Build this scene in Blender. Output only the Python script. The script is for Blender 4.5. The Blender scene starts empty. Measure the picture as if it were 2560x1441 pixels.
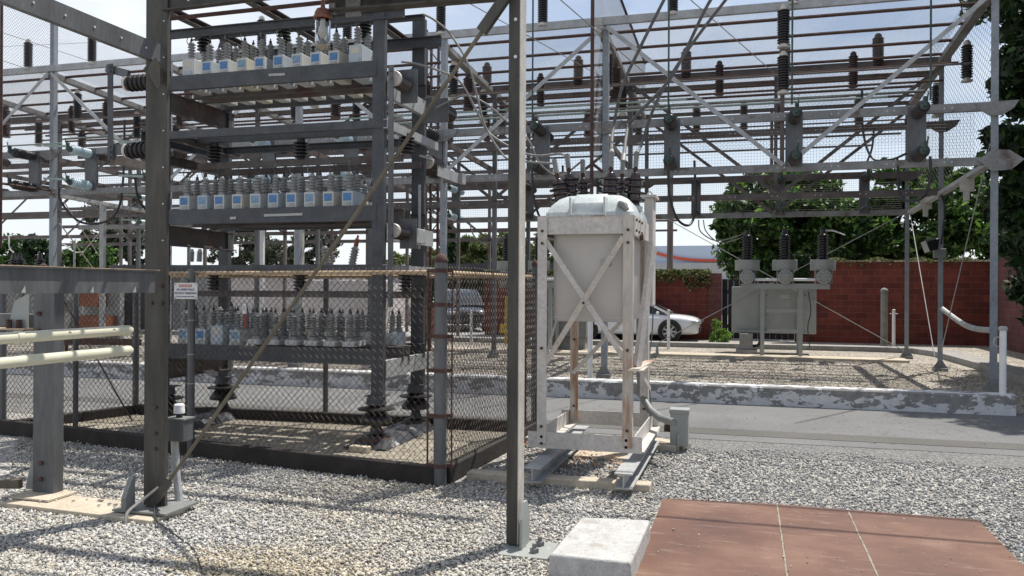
import bpy, math, random
import numpy as np
from mathutils import Vector, Matrix
R_ = math.radians
rnd = random.Random(7)
nrng = np.random.default_rng(7)
SC = bpy.context.scene
COL = SC.collection

# ---------------------------------------------------------------- camera
CAM_H = 1.75
F_PX = 2050.0
yaw, roll = R_(16.0), R_(0.3)
fw = Vector((-math.sin(yaw), math.cos(yaw), 0)); rt = Vector((math.cos(yaw), math.sin(yaw), 0)); up = Vector((0, 0, 1))
crt = rt * math.cos(roll) + up * math.sin(roll)
cup = -rt * math.sin(roll) + up * math.cos(roll)
cam = bpy.data.cameras.new('camera'); camo = bpy.data.objects.new('camera', cam); COL.objects.link(camo)
cam.sensor_width = 36.0; cam.lens = F_PX / 2560 * 36.0; cam.clip_start = 0.05; cam.clip_end = 3000
camo.matrix_world = Matrix(((crt.x, cup.x, -fw.x, 0), (crt.y, cup.y, -fw.y, 0), (crt.z, cup.z, -fw.z, CAM_H), (0, 0, 0, 1)))
SC.camera = camo

# survey helper: world point of a photograph pixel on the vertical plane y = Y (used to measure sizes)
def at(px, py, Y):
    d = crt * ((px - 1280) / F_PX) + cup * ((720.5 - py) / F_PX) + fw
    t = Y / d.y
    return Vector((d.x * t, Y, CAM_H + d.z * t))

# ---------------------------------------------------------------- world and sun
SUN = Vector((0.25, 0.42, 1.0)).normalized()
elev = math.asin(SUN.z); azim = math.atan2(SUN.x, SUN.y)
world = bpy.data.worlds.new('World'); SC.world = world; world.use_nodes = True
wn, wl = world.node_tree.nodes, world.node_tree.links
wn.clear()
wo = wn.new('ShaderNodeOutputWorld'); bg = wn.new('ShaderNodeBackground'); sky = wn.new('ShaderNodeTexSky')
sky.sky_type = 'NISHITA'; sky.sun_disc = False; sky.sun_elevation = elev; sky.sun_rotation = azim
sky.air_density = 1.0; sky.dust_density = 1.0; sky.ozone_density = 2.0
tc = wn.new('ShaderNodeTexCoord'); mp = wn.new('ShaderNodeMapping'); nz = wn.new('ShaderNodeTexNoise')
mp.inputs['Scale'].default_value = (1, 1, 3.2)
nz.inputs['Scale'].default_value = 2.3; nz.inputs['Detail'].default_value = 7; nz.inputs['Roughness'].default_value = 0.55
cr = wn.new('ShaderNodeValToRGB'); cr.color_ramp.elements[0].position = 0.50; cr.color_ramp.elements[1].position = 0.74
sx = wn.new('ShaderNodeSeparateXYZ')
hz = wn.new('ShaderNodeMapRange'); hz.inputs['From Min'].default_value = 0.0; hz.inputs['From Max'].default_value = 0.30
hz.inputs['To Min'].default_value = 0.95; hz.inputs['To Max'].default_value = 0.0
mxm = wn.new('ShaderNodeMath'); mxm.operation = 'MAXIMUM'
lft = wn.new('ShaderNodeMapRange'); lft.inputs['From Min'].default_value = -0.15; lft.inputs['From Max'].default_value = -0.75
lft.inputs['To Min'].default_value = 0.0; lft.inputs['To Max'].default_value = 0.6
addm = wn.new('ShaderNodeMath'); addm.operation = 'ADD'; addm.use_clamp = True
mulc = wn.new('ShaderNodeMath'); mulc.operation = 'MULTIPLY'; mulc.inputs[1].default_value = 0.6
mix = wn.new('ShaderNodeMix'); mix.data_type = 'RGBA'
mix.inputs[7].default_value = (8.5, 8.85, 9.3, 1)
wl.new(tc.outputs['Generated'], mp.inputs[0]); wl.new(mp.outputs[0], nz.inputs['Vector']); wl.new(nz.outputs[0], cr.inputs[0])
wl.new(tc.outputs['Generated'], sx.inputs[0]); wl.new(sx.outputs[2], hz.inputs[0]); wl.new(sx.outputs[0], lft.inputs[0])
wl.new(cr.outputs[0], mulc.inputs[0]); wl.new(mulc.outputs[0], addm.inputs[0]); wl.new(lft.outputs[0], addm.inputs[1])
base_ = wn.new('ShaderNodeMath'); base_.operation = 'ADD'; base_.use_clamp = True; base_.inputs[1].default_value = 0.20
wl.new(addm.outputs[0], base_.inputs[0]); wl.new(base_.outputs[0], mxm.inputs[0]); wl.new(hz.outputs[0], mxm.inputs[1]); wl.new(mxm.outputs[0], mix.inputs[0])
wl.new(sky.outputs[0], mix.inputs[6]); wl.new(mix.outputs[2], bg.inputs[0]); wl.new(bg.outputs[0], wo.inputs[0])
bg.inputs[1].default_value = 0.1
sl = bpy.data.lights.new('sun', 'SUN'); so = bpy.data.objects.new('sun', sl); COL.objects.link(so)
sl.energy = 5.0; sl.angle = R_(0.5); sl.color = (1.0, 0.955, 0.88)
so.rotation_euler = SUN.to_track_quat('Z', 'Y').to_euler(); so.location = (0, 0, 40)
SC.view_settings.view_transform = 'Standard'; SC.view_settings.look = 'None'
SC.view_settings.exposure = 0.3; SC.view_settings.gamma = 1.0
SC.render.engine = 'CYCLES'
SC.cycles.max_bounces = 6; SC.cycles.transparent_max_bounces = 12

# ---------------------------------------------------------------- materials
def new_mat(name):
    m = bpy.data.materials.new(name); m.use_nodes = True
    nt = m.node_tree; nt.nodes.clear()
    o = nt.nodes.new('ShaderNodeOutputMaterial'); b = nt.nodes.new('ShaderNodeBsdfPrincipled')
    nt.links.new(b.outputs[0], o.inputs[0])
    return m, nt, b
def coords(nt, scale=1.0):
    t = nt.nodes.new('ShaderNodeTexCoord'); return t.outputs['Object']
def noise(nt, vec, scale, detail=4, rough=0.55):
    n = nt.nodes.new('ShaderNodeTexNoise'); n.inputs['Scale'].default_value = scale
    n.inputs['Detail'].default_value = detail; n.inputs['Roughness'].default_value = rough
    nt.links.new(vec, n.inputs['Vector']); return n.outputs[0]
def ramp(nt, fac, stops):
    r = nt.nodes.new('ShaderNodeValToRGB'); e = r.color_ramp.elements
    while len(e) < len(stops): e.new(0.5)
    for el, (p, c) in zip(e, stops):
        el.position = p; el.color = (c[0], c[1], c[2], 1) if hasattr(c, '__len__') else (c, c, c, 1)
    nt.links.new(fac, r.inputs[0]); return r.outputs[0]
def mixc(nt, fac, a, b):
    m = nt.nodes.new('ShaderNodeMix'); m.data_type = 'RGBA'
    for s, v in ((0, fac), (6, a), (7, b)):
        if hasattr(v, 'links') or hasattr(v, 'is_linked'): nt.links.new(v, m.inputs[s])
        else: m.inputs[s].default_value = v if s == 0 else (v[0], v[1], v[2], 1)
    return m.outputs[2]
def bump(nt, b, h, strength=0.3, dist=0.01):
    n = nt.nodes.new('ShaderNodeBump'); n.inputs['Strength'].default_value = strength; n.inputs['Distance'].default_value = dist
    nt.links.new(h, n.inputs['Height']); nt.links.new(n.outputs[0], b.inputs['Normal'])
def mat(name, c, rough=0.7, metal=0.0, var=0.25, scale=6.0, rust=0.0, rustc=(0.16, 0.06, 0.025), bmp=0.0, spot=None, coat=0.0, streak=False):
    m, nt, b = new_mat(name)
    v = coords(nt)
    if streak:
        mpn = nt.nodes.new('ShaderNodeMapping'); mpn.inputs['Scale'].default_value = (1, 1, 0.18); nt.links.new(v, mpn.inputs[0]); vs = mpn.outputs[0]
    else: vs = v
    n1 = noise(nt, vs, scale, 6)
    lo = tuple(x * (1 - var) for x in c); hi = tuple(min(1, x * (1 + var)) for x in c)
    col = ramp(nt, n1, [(0.3, lo), (0.7, hi)])
    gr_ = nt.nodes.new('ShaderNodeMix'); gr_.data_type = 'RGBA'; gr_.blend_type = 'MULTIPLY'; gr_.inputs[0].default_value = 1.0
    nt.links.new(col, gr_.inputs[6]); nt.links.new(ramp(nt, noise(nt, vs, scale * 7.3, 7, 0.7), [(0.28, 0.74), (0.5, 1.0), (0.72, 1.2)]), gr_.inputs[7])
    if var >= 0.1: col = gr_.outputs[2]
    if spot:
        n3 = noise(nt, v, spot[1], 5); col = mixc(nt, ramp(nt, n3, [(spot[2], 0.0), (spot[2] + 0.05, 1.0)]), col, spot[0])
    if rust > 0:
        n2 = noise(nt, vs, scale * 0.7, 8, 0.7)
        f = ramp(nt, n2, [(1 - rust, 0.0), (min(1, 1 - rust + 0.13), 1.0)])
        col = mixc(nt, f, col, rustc)
    nt.links.new(col, b.inputs['Base Color'])
    b.inputs['Roughness'].default_value = rough; b.inputs['Metallic'].default_value = metal
    if coat: b.inputs['Coat Weight'].default_value = coat
    if bmp: bump(nt, b, noise(nt, v, scale * 8, 4), bmp, 0.01)
    return m
M = {}
M['galv_dark'] = mat('galvanised_dark', (0.062, 0.058, 0.05), 0.6, 0.25, 0.45, 7, 0.22, (0.10, 0.075, 0.045), 0.1, streak=True)
M['galv'] = mat('galvanised_steel', (0.115, 0.118, 0.122), 0.55, 0.3, 0.25, 5, 0.24, (0.2, 0.14, 0.09), 0.05, streak=True)
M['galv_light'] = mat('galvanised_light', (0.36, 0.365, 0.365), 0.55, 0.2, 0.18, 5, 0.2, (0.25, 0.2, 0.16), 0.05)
M['rack_steel'] = mat('rack_steel', (0.072, 0.076, 0.083), 0.6, 0.25, 0.25, 5, 0.2, (0.1, 0.08, 0.06), 0.08)
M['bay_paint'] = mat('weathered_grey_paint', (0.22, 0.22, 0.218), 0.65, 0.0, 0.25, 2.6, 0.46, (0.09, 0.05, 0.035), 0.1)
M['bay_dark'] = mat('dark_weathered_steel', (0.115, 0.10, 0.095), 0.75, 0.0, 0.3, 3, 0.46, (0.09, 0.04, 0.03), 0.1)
M['post_paint'] = mat('peeling_grey_paint', (0.235, 0.255, 0.28), 0.6, 0.0, 0.15, 3, 0.4, (0.17, 0.15, 0.13), 0.1)
M['rusty'] = mat('rusty_steel', (0.075, 0.04, 0.032), 0.85, 0, 0.4, 9, 0.3, (0.15, 0.085, 0.055), 0.2)
M['rail_rust'] = mat('rusty_fence_rail', (0.50, 0.37, 0.24), 0.7, 0.1, 0.2, 3, 0.42, (0.33, 0.13, 0.05), 0.1)
M['wire'] = mat('rusty_fence_wire', (0.06, 0.046, 0.038), 0.7, 0.3, 0.3, 2, 0.42, (0.16, 0.065, 0.03))
M['mesh'] = mat('cage_wire', (0.06, 0.055, 0.06), 0.6, 0.3, 0.3, 2)
M['white'] = mat('dusty_white_paint', (0.53, 0.495, 0.455), 0.55, 0, 0.10, 3, 0.0, bmp=0.03, spot=((0.45, 0.42, 0.40), 2.2, 0.66))
M['white_rust'] = mat('white_paint_rust_streaks', (0.50, 0.45, 0.39), 0.6, 0, 0.1, 4.5, 0.47, (0.30, 0.125, 0.05), 0.05, streak=True)
M['tank'] = mat('tank_grey_white', (0.50, 0.47, 0.435), 0.5, 0, 0.07, 1.4, 0.0, bmp=0.03, spot=((0.25, 0.2, 0.18), 14, 0.76))
M['dome'] = mat('dome_grey', (0.47, 0.51, 0.51), 0.45, 0, 0.15, 4, 0.28, (0.33, 0.34, 0.33), 0.05)
M['brown'] = mat('brown_porcelain', (0.022, 0.010, 0.010), 0.2, 0, 0.3, 6, coat=0.4)
M['black'] = mat('black_porcelain', (0.018, 0.015, 0.016), 0.35, 0, 0.3, 6, 0.2, (0.07, 0.05, 0.04))
M['rustins'] = mat('dusty_brown_porcelain', (0.05, 0.03, 0.026), 0.45, 0, 0.4, 8, 0.35, (0.16, 0.07, 0.04))
M['grey_porc'] = mat('grey_porcelain', (0.26, 0.265, 0.262), 0.3, 0, 0.12, 6)
M['blue_porc'] = mat('pale_blue_porcelain', (0.42, 0.52, 0.56), 0.25, 0, 0.1, 6)
M['endcap'] = mat('pale_end_cap', (0.5, 0.47, 0.42), 0.5, 0.1, 0.15, 8)
M['cap'] = mat('capacitor_case', (0.52, 0.53, 0.52), 0.5, 0, 0.07, 5, 0.2, (0.42, 0.40, 0.33))
M['cap_old'] = mat('capacitor_case_yellowed', (0.56, 0.53, 0.44), 0.5, 0, 0.07, 5)
M['cap_blue'] = mat('capacitor_case_bluish', (0.42, 0.47, 0.50), 0.5, 0, 0.07, 5)
M['blue'] = mat('blue_sticker', (0.07, 0.19, 0.40), 0.5, 0, 0.3, 60, 0.43, (0.35, 0.42, 0.48))
M['plate'] = mat('dull_name_plate', (0.36, 0.36, 0.34), 0.4, 0.3, 0.25, 40)
M['conc'] = mat('pale_concrete', (0.42, 0.41, 0.395), 0.9, 0, 0.16, 8, 0.36, (0.30, 0.28, 0.25), bmp=0.5, spot=((0.33, 0.31, 0.28), 5, 0.6))
M['conc_tan'] = mat('tan_concrete', (0.46, 0.40, 0.31), 0.9, 0, 0.15, 6, 0.25, (0.3, 0.26, 0.2), 0.3)
M['conc_grey'] = mat('grey_concrete', (0.27, 0.26, 0.245), 0.92, 0, 0.18, 3, 0.25, (0.2, 0.19, 0.17), 0.3)
M['block'] = mat('bollard_concrete', (0.2, 0.2, 0.18), 0.8, 0, 0.3, 4, 0.3, (0.12, 0.13, 0.11), 0.2)
M['timber'] = mat('old_dark_timber', (0.026, 0.021, 0.019), 0.9, 0, 0.4, 5, 0.25, (0.1, 0.075, 0.06), 0.5)
M['dirt'] = mat('tan_dirt', (0.27, 0.24, 0.19), 0.95, 0, 0.3, 14, 0.45, (0.2, 0.18, 0.15), 0.6)
M['plastic'] = mat('black_plastic_sheet', (0.035, 0.037, 0.042), 0.35, 0, 0.3, 5, bmp=0.4)
M['rust_plate'] = mat('red_brown_steel_plate', (0.165, 0.076, 0.052), 0.5, 0.1, 0.2, 2.2, 0.44, (0.24, 0.14, 0.105), 0.04, spot=((0.36, 0.27, 0.22), 11, 0.655))
M['yellow'] = mat('cream_painted_pipe', (0.58, 0.56, 0.43), 0.45, 0, 0.06, 4, 0.0, spot=((0.2, 0.18, 0.14), 16, 0.74), bmp=0.05)
M['copper'] = mat('green_copper', (0.05, 0.08, 0.07), 0.6, 0.3, 0.4, 10, 0.24, (0.14, 0.22, 0.19))
M['copper_pale'] = mat('pale_green_copper', (0.26, 0.33, 0.3), 0.6, 0.2, 0.2, 10)
M['cable'] = mat('black_cable', (0.02, 0.02, 0.022), 0.5)
M['cable_mid'] = mat('dark_stranded_conductor', (0.09, 0.088, 0.085), 0.7, 0, 0.3, 20)
M['cable_grey'] = mat('grey_cable', (0.2, 0.19, 0.18), 0.6, 0, 0.2, 12)
M['rope'] = mat('brace_rod_tan', (0.13, 0.11, 0.078), 0.7, 0.1, 0.3, 3, 0.42, (0.17, 0.09, 0.045), streak=True)
M['bolt'] = mat('rusty_bolt', (0.09, 0.055, 0.04), 0.7, 0.4, 0.4, 30)
M['hole'] = mat('sky_hole_and_bolt_head', (0.6, 0.6, 0.6), 0.5, 0.2, 0.1)  # skylight through punched holes painted as pale discs; bolt heads share it
M['white_plain'] = mat('white_paint', (0.72, 0.72, 0.72), 0.5, 0, 0.06, 5, 0.22, (0.45, 0.43, 0.4))
M['carwhite'] = mat('white_car_paint', (0.75, 0.76, 0.78), 0.25, 0, 0.02, coat=0.7)
M['cardark'] = mat('dark_blue_car_paint', (0.035, 0.045, 0.07), 0.2, 0.2, 0.05, coat=0.8)
M['tyre'] = mat('tyre_rubber', (0.02, 0.02, 0.02), 0.85)
M['rim'] = mat('alloy_rim', (0.45, 0.45, 0.46), 0.3, 0.6, 0.1)
M['lens'] = mat('headlamp', (0.5, 0.52, 0.55), 0.15, 0.2, 0.1)
M['carglass'] = mat('car_glass', (0.03, 0.04, 0.05), 0.05, 0, 0.1, coat=0.5)
M['bark'] = mat('tree_bark', (0.12, 0.09, 0.065), 0.95, 0, 0.3, 8, bmp=0.5)
M['pole'] = mat('wood_pole', (0.13, 0.1, 0.085), 0.9, 0, 0.3, 4, streak=True)
M['orange'] = mat('orange_brown_panel', (0.24, 0.08, 0.035), 0.6, 0, 0.12, 2)
M['bldg'] = mat('pale_blue_grey_wall', (0.5, 0.57, 0.68), 0.7, 0, 0.03, 0.4)
M['bldg_band'] = mat('red_orange_band', (0.62, 0.09, 0.045), 0.5, 0, 0.05)
M['bldg_low'] = mat('grey_fascia', (0.40, 0.40, 0.38), 0.8, 0, 0.1, 1)
M['shed'] = mat('pinkish_white_wall', (0.62, 0.56, 0.54), 0.8, 0, 0.06, 1)
M['shed_dark'] = mat('dark_grey_hoarding', (0.06, 0.06, 0.065), 0.8, 0, 0.2, 1)
M['eq_grey'] = mat('equipment_grey', (0.30, 0.315, 0.30), 0.5, 0, 0.08, 3, 0.22, (0.3, 0.3, 0.27))
M['eq_mid'] = mat('equipment_mid_grey', (0.2, 0.205, 0.2), 0.55, 0.1, 0.15, 4)
M['sign_w'] = mat('enamel_white', (0.62, 0.61, 0.57), 0.35, 0, 0.06, 12)
M['sign_r'] = mat('sign_red', (0.48, 0.06, 0.03), 0.5, 0, 0.05)
M['sign_b'] = mat('sign_blue', (0.03, 0.04, 0.17), 0.5, 0, 0.05)
M['red'] = mat('red_paint', (0.5, 0.03, 0.03), 0.5)
M['yellow2'] = mat('safety_yellow', (0.6, 0.42, 0.02), 0.6)
M['lampcap'] = mat('rusty_lamp_cap', (0.17, 0.07, 0.045), 0.5, 0.2, 0.3, 20, 0.4, (0.3, 0.15, 0.09))
M['deadleaf'] = mat('dry_leaves', (0.38, 0.2, 0.1), 0.9, 0, 0.4, 20)
def island_mat(name, stops, rough=0.8, trans=0.0, big=None):
    m, nt, b = new_mat(name)
    g = nt.nodes.new('ShaderNodeNewGeometry')
    c = ramp(nt, g.outputs['Random Per Island'], stops)
    if big:
        f = ramp(nt, noise(nt, coords(nt), big[0], 3), [(0.42, 0.0), (0.62, 1.0)])
        m2 = nt.nodes.new('ShaderNodeMix'); m2.data_type = 'RGBA'; m2.blend_type = 'MULTIPLY'
        nt.links.new(f, m2.inputs[0]); nt.links.new(c, m2.inputs[6]); m2.inputs[7].default_value = (*big[1], 1); c = m2.outputs[2]
    nt.links.new(c, b.inputs['Base Color']); b.inputs['Roughness'].default_value = rough
    if trans:
        t = nt.nodes.new('ShaderNodeBsdfTranslucent'); nt.links.new(c, t.inputs[0])
        ms = nt.nodes.new('ShaderNodeMixShader'); ms.inputs[0].default_value = trans
        out = [n for n in nt.nodes if n.type == 'OUTPUT_MATERIAL'][0]
        nt.links.new(b.outputs[0], ms.inputs[1]); nt.links.new(t.outputs[0], ms.inputs[2]); nt.links.new(ms.outputs[0], out.inputs[0])
    return m
M['stones'] = island_mat('crushed_stone', [(0.0, (0.15, 0.15, 0.148)), (0.2, (0.29, 0.287, 0.28)), (0.5, (0.44, 0.435, 0.42)), (0.8, (0.56, 0.545, 0.51)), (0.93, (0.5, 0.44, 0.35)), (1.0, (0.74, 0.72, 0.69))], 0.85, big=(0.55, (1.0, 0.95, 0.86)))
M['stones_tan'] = island_mat('tan_crushed_stone', [(0.0, (0.2, 0.17, 0.12)), (0.4, (0.40, 0.345, 0.25)), (0.8, (0.52, 0.45, 0.33)), (1.0, (0.66, 0.6, 0.5))], 0.85)
M['stones_brown'] = island_mat('brown_crushed_stone', [(0.0, (0.11, 0.095, 0.075)), (0.4, (0.25, 0.215, 0.17)), (0.85, (0.36, 0.315, 0.25)), (1.0, (0.55, 0.5, 0.43))], 0.85)
M['blue_faded'] = mat('faded_blue_sticker', (0.2, 0.31, 0.42), 0.6, 0, 0.3, 60)
M['stones_grey'] = island_mat('grey_crushed_stone', [(0.0, (0.11, 0.112, 0.114)), (0.3, (0.24, 0.242, 0.245)), (0.7, (0.37, 0.37, 0.368)), (0.92, (0.44, 0.41, 0.36)), (1.0, (0.6, 0.59, 0.57))], 0.85)
M['leaf'] = island_mat('green_leaves', [(0.0, (0.01, 0.03, 0.007)), (0.5, (0.035, 0.09, 0.016)), (0.82, (0.10, 0.20, 0.035)), (1, (0.24, 0.36, 0.08))], 0.5, 0.42)
M['leaf_dark'] = island_mat('dark_leaves', [(0.0, (0.008, 0.022, 0.008)), (0.7, (0.018, 0.05, 0.012)), (1, (0.05, 0.11, 0.02))], 0.6, 0.2)
M['leaf_olive'] = island_mat('olive_leaves', [(0.0, (0.05, 0.07, 0.02)), (0.6, (0.13, 0.17, 0.05)), (1, (0.27, 0.29, 0.12))], 0.7, 0.3)
M['leaf_gum'] = island_mat('grey_green_leaves', [(0.0, (0.02, 0.028, 0.016)), (0.6, (0.06, 0.075, 0.04)), (1, (0.16, 0.17, 0.11))], 0.6, 0.25)
M['weed'] = island_mat('bright_weed_leaves', [(0.0, (0.06, 0.14, 0.02)), (0.6, (0.16, 0.30, 0.04)), (1, (0.3, 0.45, 0.1))], 0.6, 0.4)
M['ivy'] = island_mat('ivy_leaves', [(0.0, (0.02, 0.03, 0.01)), (0.6, (0.10, 0.12, 0.03)), (1, (0.32, 0.33, 0.14))], 0.7, 0.25)
# worn cover plate
m, nt, b = new_mat('worn_red_brown_plate'); v = coords(nt)
c = ramp(nt, noise(nt, v, 1.4, 7, 0.6), [(0.3, (0.092, 0.041, 0.026)), (0.5, (0.135, 0.062, 0.038)), (0.72, (0.205, 0.112, 0.072))])
mpn = nt.nodes.new('ShaderNodeMapping'); mpn.inputs['Scale'].default_value = (1.0, 5.0, 1); mpn.inputs['Rotation'].default_value = (0, 0, 0.35); nt.links.new(v, mpn.inputs[0])
c = mixc(nt, ramp(nt, noise(nt, mpn.outputs[0], 2.6, 9, 0.72), [(0.55, 0.0), (0.7, 0.65)]), c, (0.29, 0.21, 0.16))
c = mixc(nt, ramp(nt, noise(nt, v, 34, 3), [(0.68, 0.0), (0.74, 0.7)]), c, (0.40, 0.31, 0.27))
c = mixc(nt, ramp(nt, noise(nt, v, 4.3, 6, 0.7), [(0.6, 0.0), (0.75, 0.5)]), c, (0.09, 0.05, 0.04))
nt.links.new(c, b.inputs['Base Color']); b.inputs['Roughness'].default_value = 0.48; bump(nt, b, noise(nt, v, 60, 4), 0.06, 0.004); M['rust_plate'] = m
# glass
m, nt, b = new_mat('clear_lamp_glass'); b.inputs['Base Color'].default_value = (0.95, 0.97, 1, 1); b.inputs['Roughness'].default_value = 0.04
b.inputs['Transmission Weight'].default_value = 1.0; b.inputs['IOR'].default_value = 1.25; M['glass'] = m
# ground materials
def ground_mat(name, stops, vs, rough=0.95, big=None, bs=0.8, bd=0.02):
    m, nt, b = new_mat(name); v = coords(nt)
    vo = nt.nodes.new('ShaderNodeTexVoronoi'); vo.inputs['Scale'].default_value = vs; nt.links.new(v, vo.inputs['Vector'])
    sp = nt.nodes.new('ShaderNodeSeparateColor'); nt.links.new(vo.outputs['Color'], sp.inputs[0])
    c = ramp(nt, sp.outputs[0], stops)
    if big:
        f = ramp(nt, noise(nt, v, big[0], 5), [(0.4, 0.0), (0.65, 0.7)]); c = mixc(nt, f, c, big[1])
    nt.links.new(c, b.inputs['Base Color']); b.inputs['Roughness'].default_value = rough
    bump(nt, b, vo.outputs['Distance'], bs, bd); return m
M['g_gravel'] = ground_mat('gravel_bed', [(0, (0.1, 0.1, 0.1)), (0.4, (0.26, 0.25, 0.235)), (0.8, (0.4, 0.38, 0.34)), (1, (0.58, 0.55, 0.5))], 42)
M['g_gravel2'] = ground_mat('brown_gravel_bed', [(0, (0.12, 0.11, 0.1)), (0.4, (0.27, 0.245, 0.21)), (0.8, (0.40, 0.36, 0.30)), (1, (0.6, 0.54, 0.46))], 26, big=(0.9, (0.19, 0.165, 0.13)))
M['g_fine'] = ground_mat('fine_grey_gravel', [(0, (0.09, 0.09, 0.088)), (0.5, (0.18, 0.178, 0.172)), (1, (0.33, 0.32, 0.30))], 70)
def asphalt(name, c, seams=True):
    m, nt, b = new_mat(name); v = coords(nt)
    n1 = noise(nt, v, 0.8, 6); n2 = noise(nt, v, 90, 3)
    col = ramp(nt, n1, [(0.3, tuple(x * 0.82 for x in c)), (0.7, tuple(x * 1.15 for x in c))])
    col = mixc(nt, ramp(nt, n2, [(0.35, 0.55), (0.55, 0.0)]), col, tuple(x * 0.5 for x in c))
    col = mixc(nt, ramp(nt, n2, [(0.6, 0.0), (0.75, 0.5)]), col, tuple(min(1, x * 1.9) for x in c))
    if seams:
        vo = nt.nodes.new('ShaderNodeTexVoronoi'); vo.feature = 'DISTANCE_TO_EDGE'; vo.inputs['Scale'].default_value = 0.55
        ad = nt.nodes.new('ShaderNodeVectorMath'); ad.operation = 'ADD'
        nn = nt.nodes.new('ShaderNodeTexNoise'); nn.inputs['Scale'].default_value = 2.5; nn.inputs['Detail'].default_value = 6; nt.links.new(v, nn.inputs['Vector'])
        nt.links.new(v, ad.inputs[0]); nt.links.new(nn.outputs[1], ad.inputs[1]); nt.links.new(ad.outputs[0], vo.inputs['Vector'])
        col = mixc(nt, ramp(nt, vo.outputs[0], [(0.0, 0.65), (0.008, 0.0)]), col, tuple(x * 0.4 for x in c))
    nt.links.new(col, b.inputs['Base Color']); b.inputs['Roughness'].default_value = 0.9
    bump(nt, b, n2, 0.4, 0.004); return m
M['asphalt'] = asphalt('worn_asphalt', (0.155, 0.154, 0.152))
M['asphalt_dark'] = asphalt('dark_asphalt_strip', (0.105, 0.10, 0.093), False)
M['lot'] = asphalt('far_lot_asphalt', (0.33, 0.325, 0.32))
# kerb with peeling white paint
m, nt, b = new_mat('peeling_white_kerb'); v = coords(nt)
mpn = nt.nodes.new('ShaderNodeMapping'); mpn.inputs['Scale'].default_value = (0.75, 1, 1.25); nt.links.new(v, mpn.inputs[0])
n = noise(nt, mpn.outputs[0], 6.5, 10, 0.66); sz = nt.nodes.new('ShaderNodeSeparateXYZ'); nt.links.new(v, sz.inputs[0])
mr = nt.nodes.new('ShaderNodeMapRange'); mr.inputs[1].default_value = 0.02; mr.inputs[2].default_value = 0.27; mr.inputs[3].default_value = -0.10; mr.inputs[4].default_value = 0.07
nt.links.new(sz.outputs[2], mr.inputs[0]); ad = nt.nodes.new('ShaderNodeMath'); nt.links.new(n, ad.inputs[0]); nt.links.new(mr.outputs[0], ad.inputs[1])
gt = nt.nodes.new('ShaderNodeMath'); gt.operation = 'GREATER_THAN'; gt.inputs[1].default_value = 0.292; nt.links.new(sz.outputs[2], gt.inputs[0])
sb = nt.nodes.new('ShaderNodeMath'); sb.operation = 'MULTIPLY_ADD'; nt.links.new(gt.outputs[0], sb.inputs[0]); sb.inputs[1].default_value = -0.14; nt.links.new(ad.outputs[0], sb.inputs[2])
f = ramp(nt, sb.outputs[0], [(0.475, 0.0), (0.485, 1.0)])
pc = ramp(nt, noise(nt, v, 7, 4), [(0.3, (0.50, 0.50, 0.505)), (0.7, (0.62, 0.62, 0.625))]); gc = ramp(nt, noise(nt, v, 12, 4), [(0.3, (0.17, 0.165, 0.16)), (0.7, (0.26, 0.25, 0.24))])
nt.links.new(mixc(nt, f, pc, gc), b.inputs['Base Color']); b.inputs['Roughness'].default_value = 0.85; bump(nt, b, f, 0.4, 0.003); M['kerb'] = m
# brick
def brick(name, c1, c2, mo):
    m, nt, b = new_mat(name); v = coords(nt)
    sp = nt.nodes.new('ShaderNodeSeparateXYZ'); nt.links.new(v, sp.inputs[0])
    ad = nt.nodes.new('ShaderNodeMath'); nt.links.new(sp.outputs[0], ad.inputs[0]); nt.links.new(sp.outputs[1], ad.inputs[1])
    cb = nt.nodes.new('ShaderNodeCombineXYZ'); nt.links.new(ad.outputs[0], cb.inputs[0]); nt.links.new(sp.outputs[2], cb.inputs[1])
    br = nt.nodes.new('ShaderNodeTexBrick'); br.inputs['Scale'].default_value = 1.0; br.inputs['Brick Width'].default_value = 0.40; br.inputs['Row Height'].default_value = 0.2
    br.inputs['Mortar Size'].default_value = 0.007; br.inputs['Color1'].default_value = (*c1, 1); br.inputs['Color2'].default_value = (*c2, 1); br.inputs['Mortar'].default_value = (*mo, 1)
    nt.links.new(cb.outputs[0], br.inputs['Vector'])
    m2 = nt.nodes.new('ShaderNodeMix'); m2.data_type = 'RGBA'; m2.blend_type = 'MULTIPLY'; m2.inputs[0].default_value = 1
    nt.links.new(br.outputs['Color'], m2.inputs[6]); nt.links.new(ramp(nt, noise(nt, v, 1.2, 7, 0.65), [(0.3, 0.65), (0.7, 1.25)]), m2.inputs[7])
    nt.links.new(m2.outputs[2], b.inputs['Base Color']); b.inputs['Roughness'].default_value = 0.9; bump(nt, b, br.outputs['Fac'], -0.5, 0.01); return m
M['brick'] = brick('red_block_masonry', (0.20, 0.044, 0.028), (0.115, 0.028, 0.022), (0.2, 0.09, 0.07))
M['brick2'] = brick('shaded_dark_red_masonry', (0.14, 0.05, 0.045), (0.11, 0.042, 0.04), (0.16, 0.09, 0.08))

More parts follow.
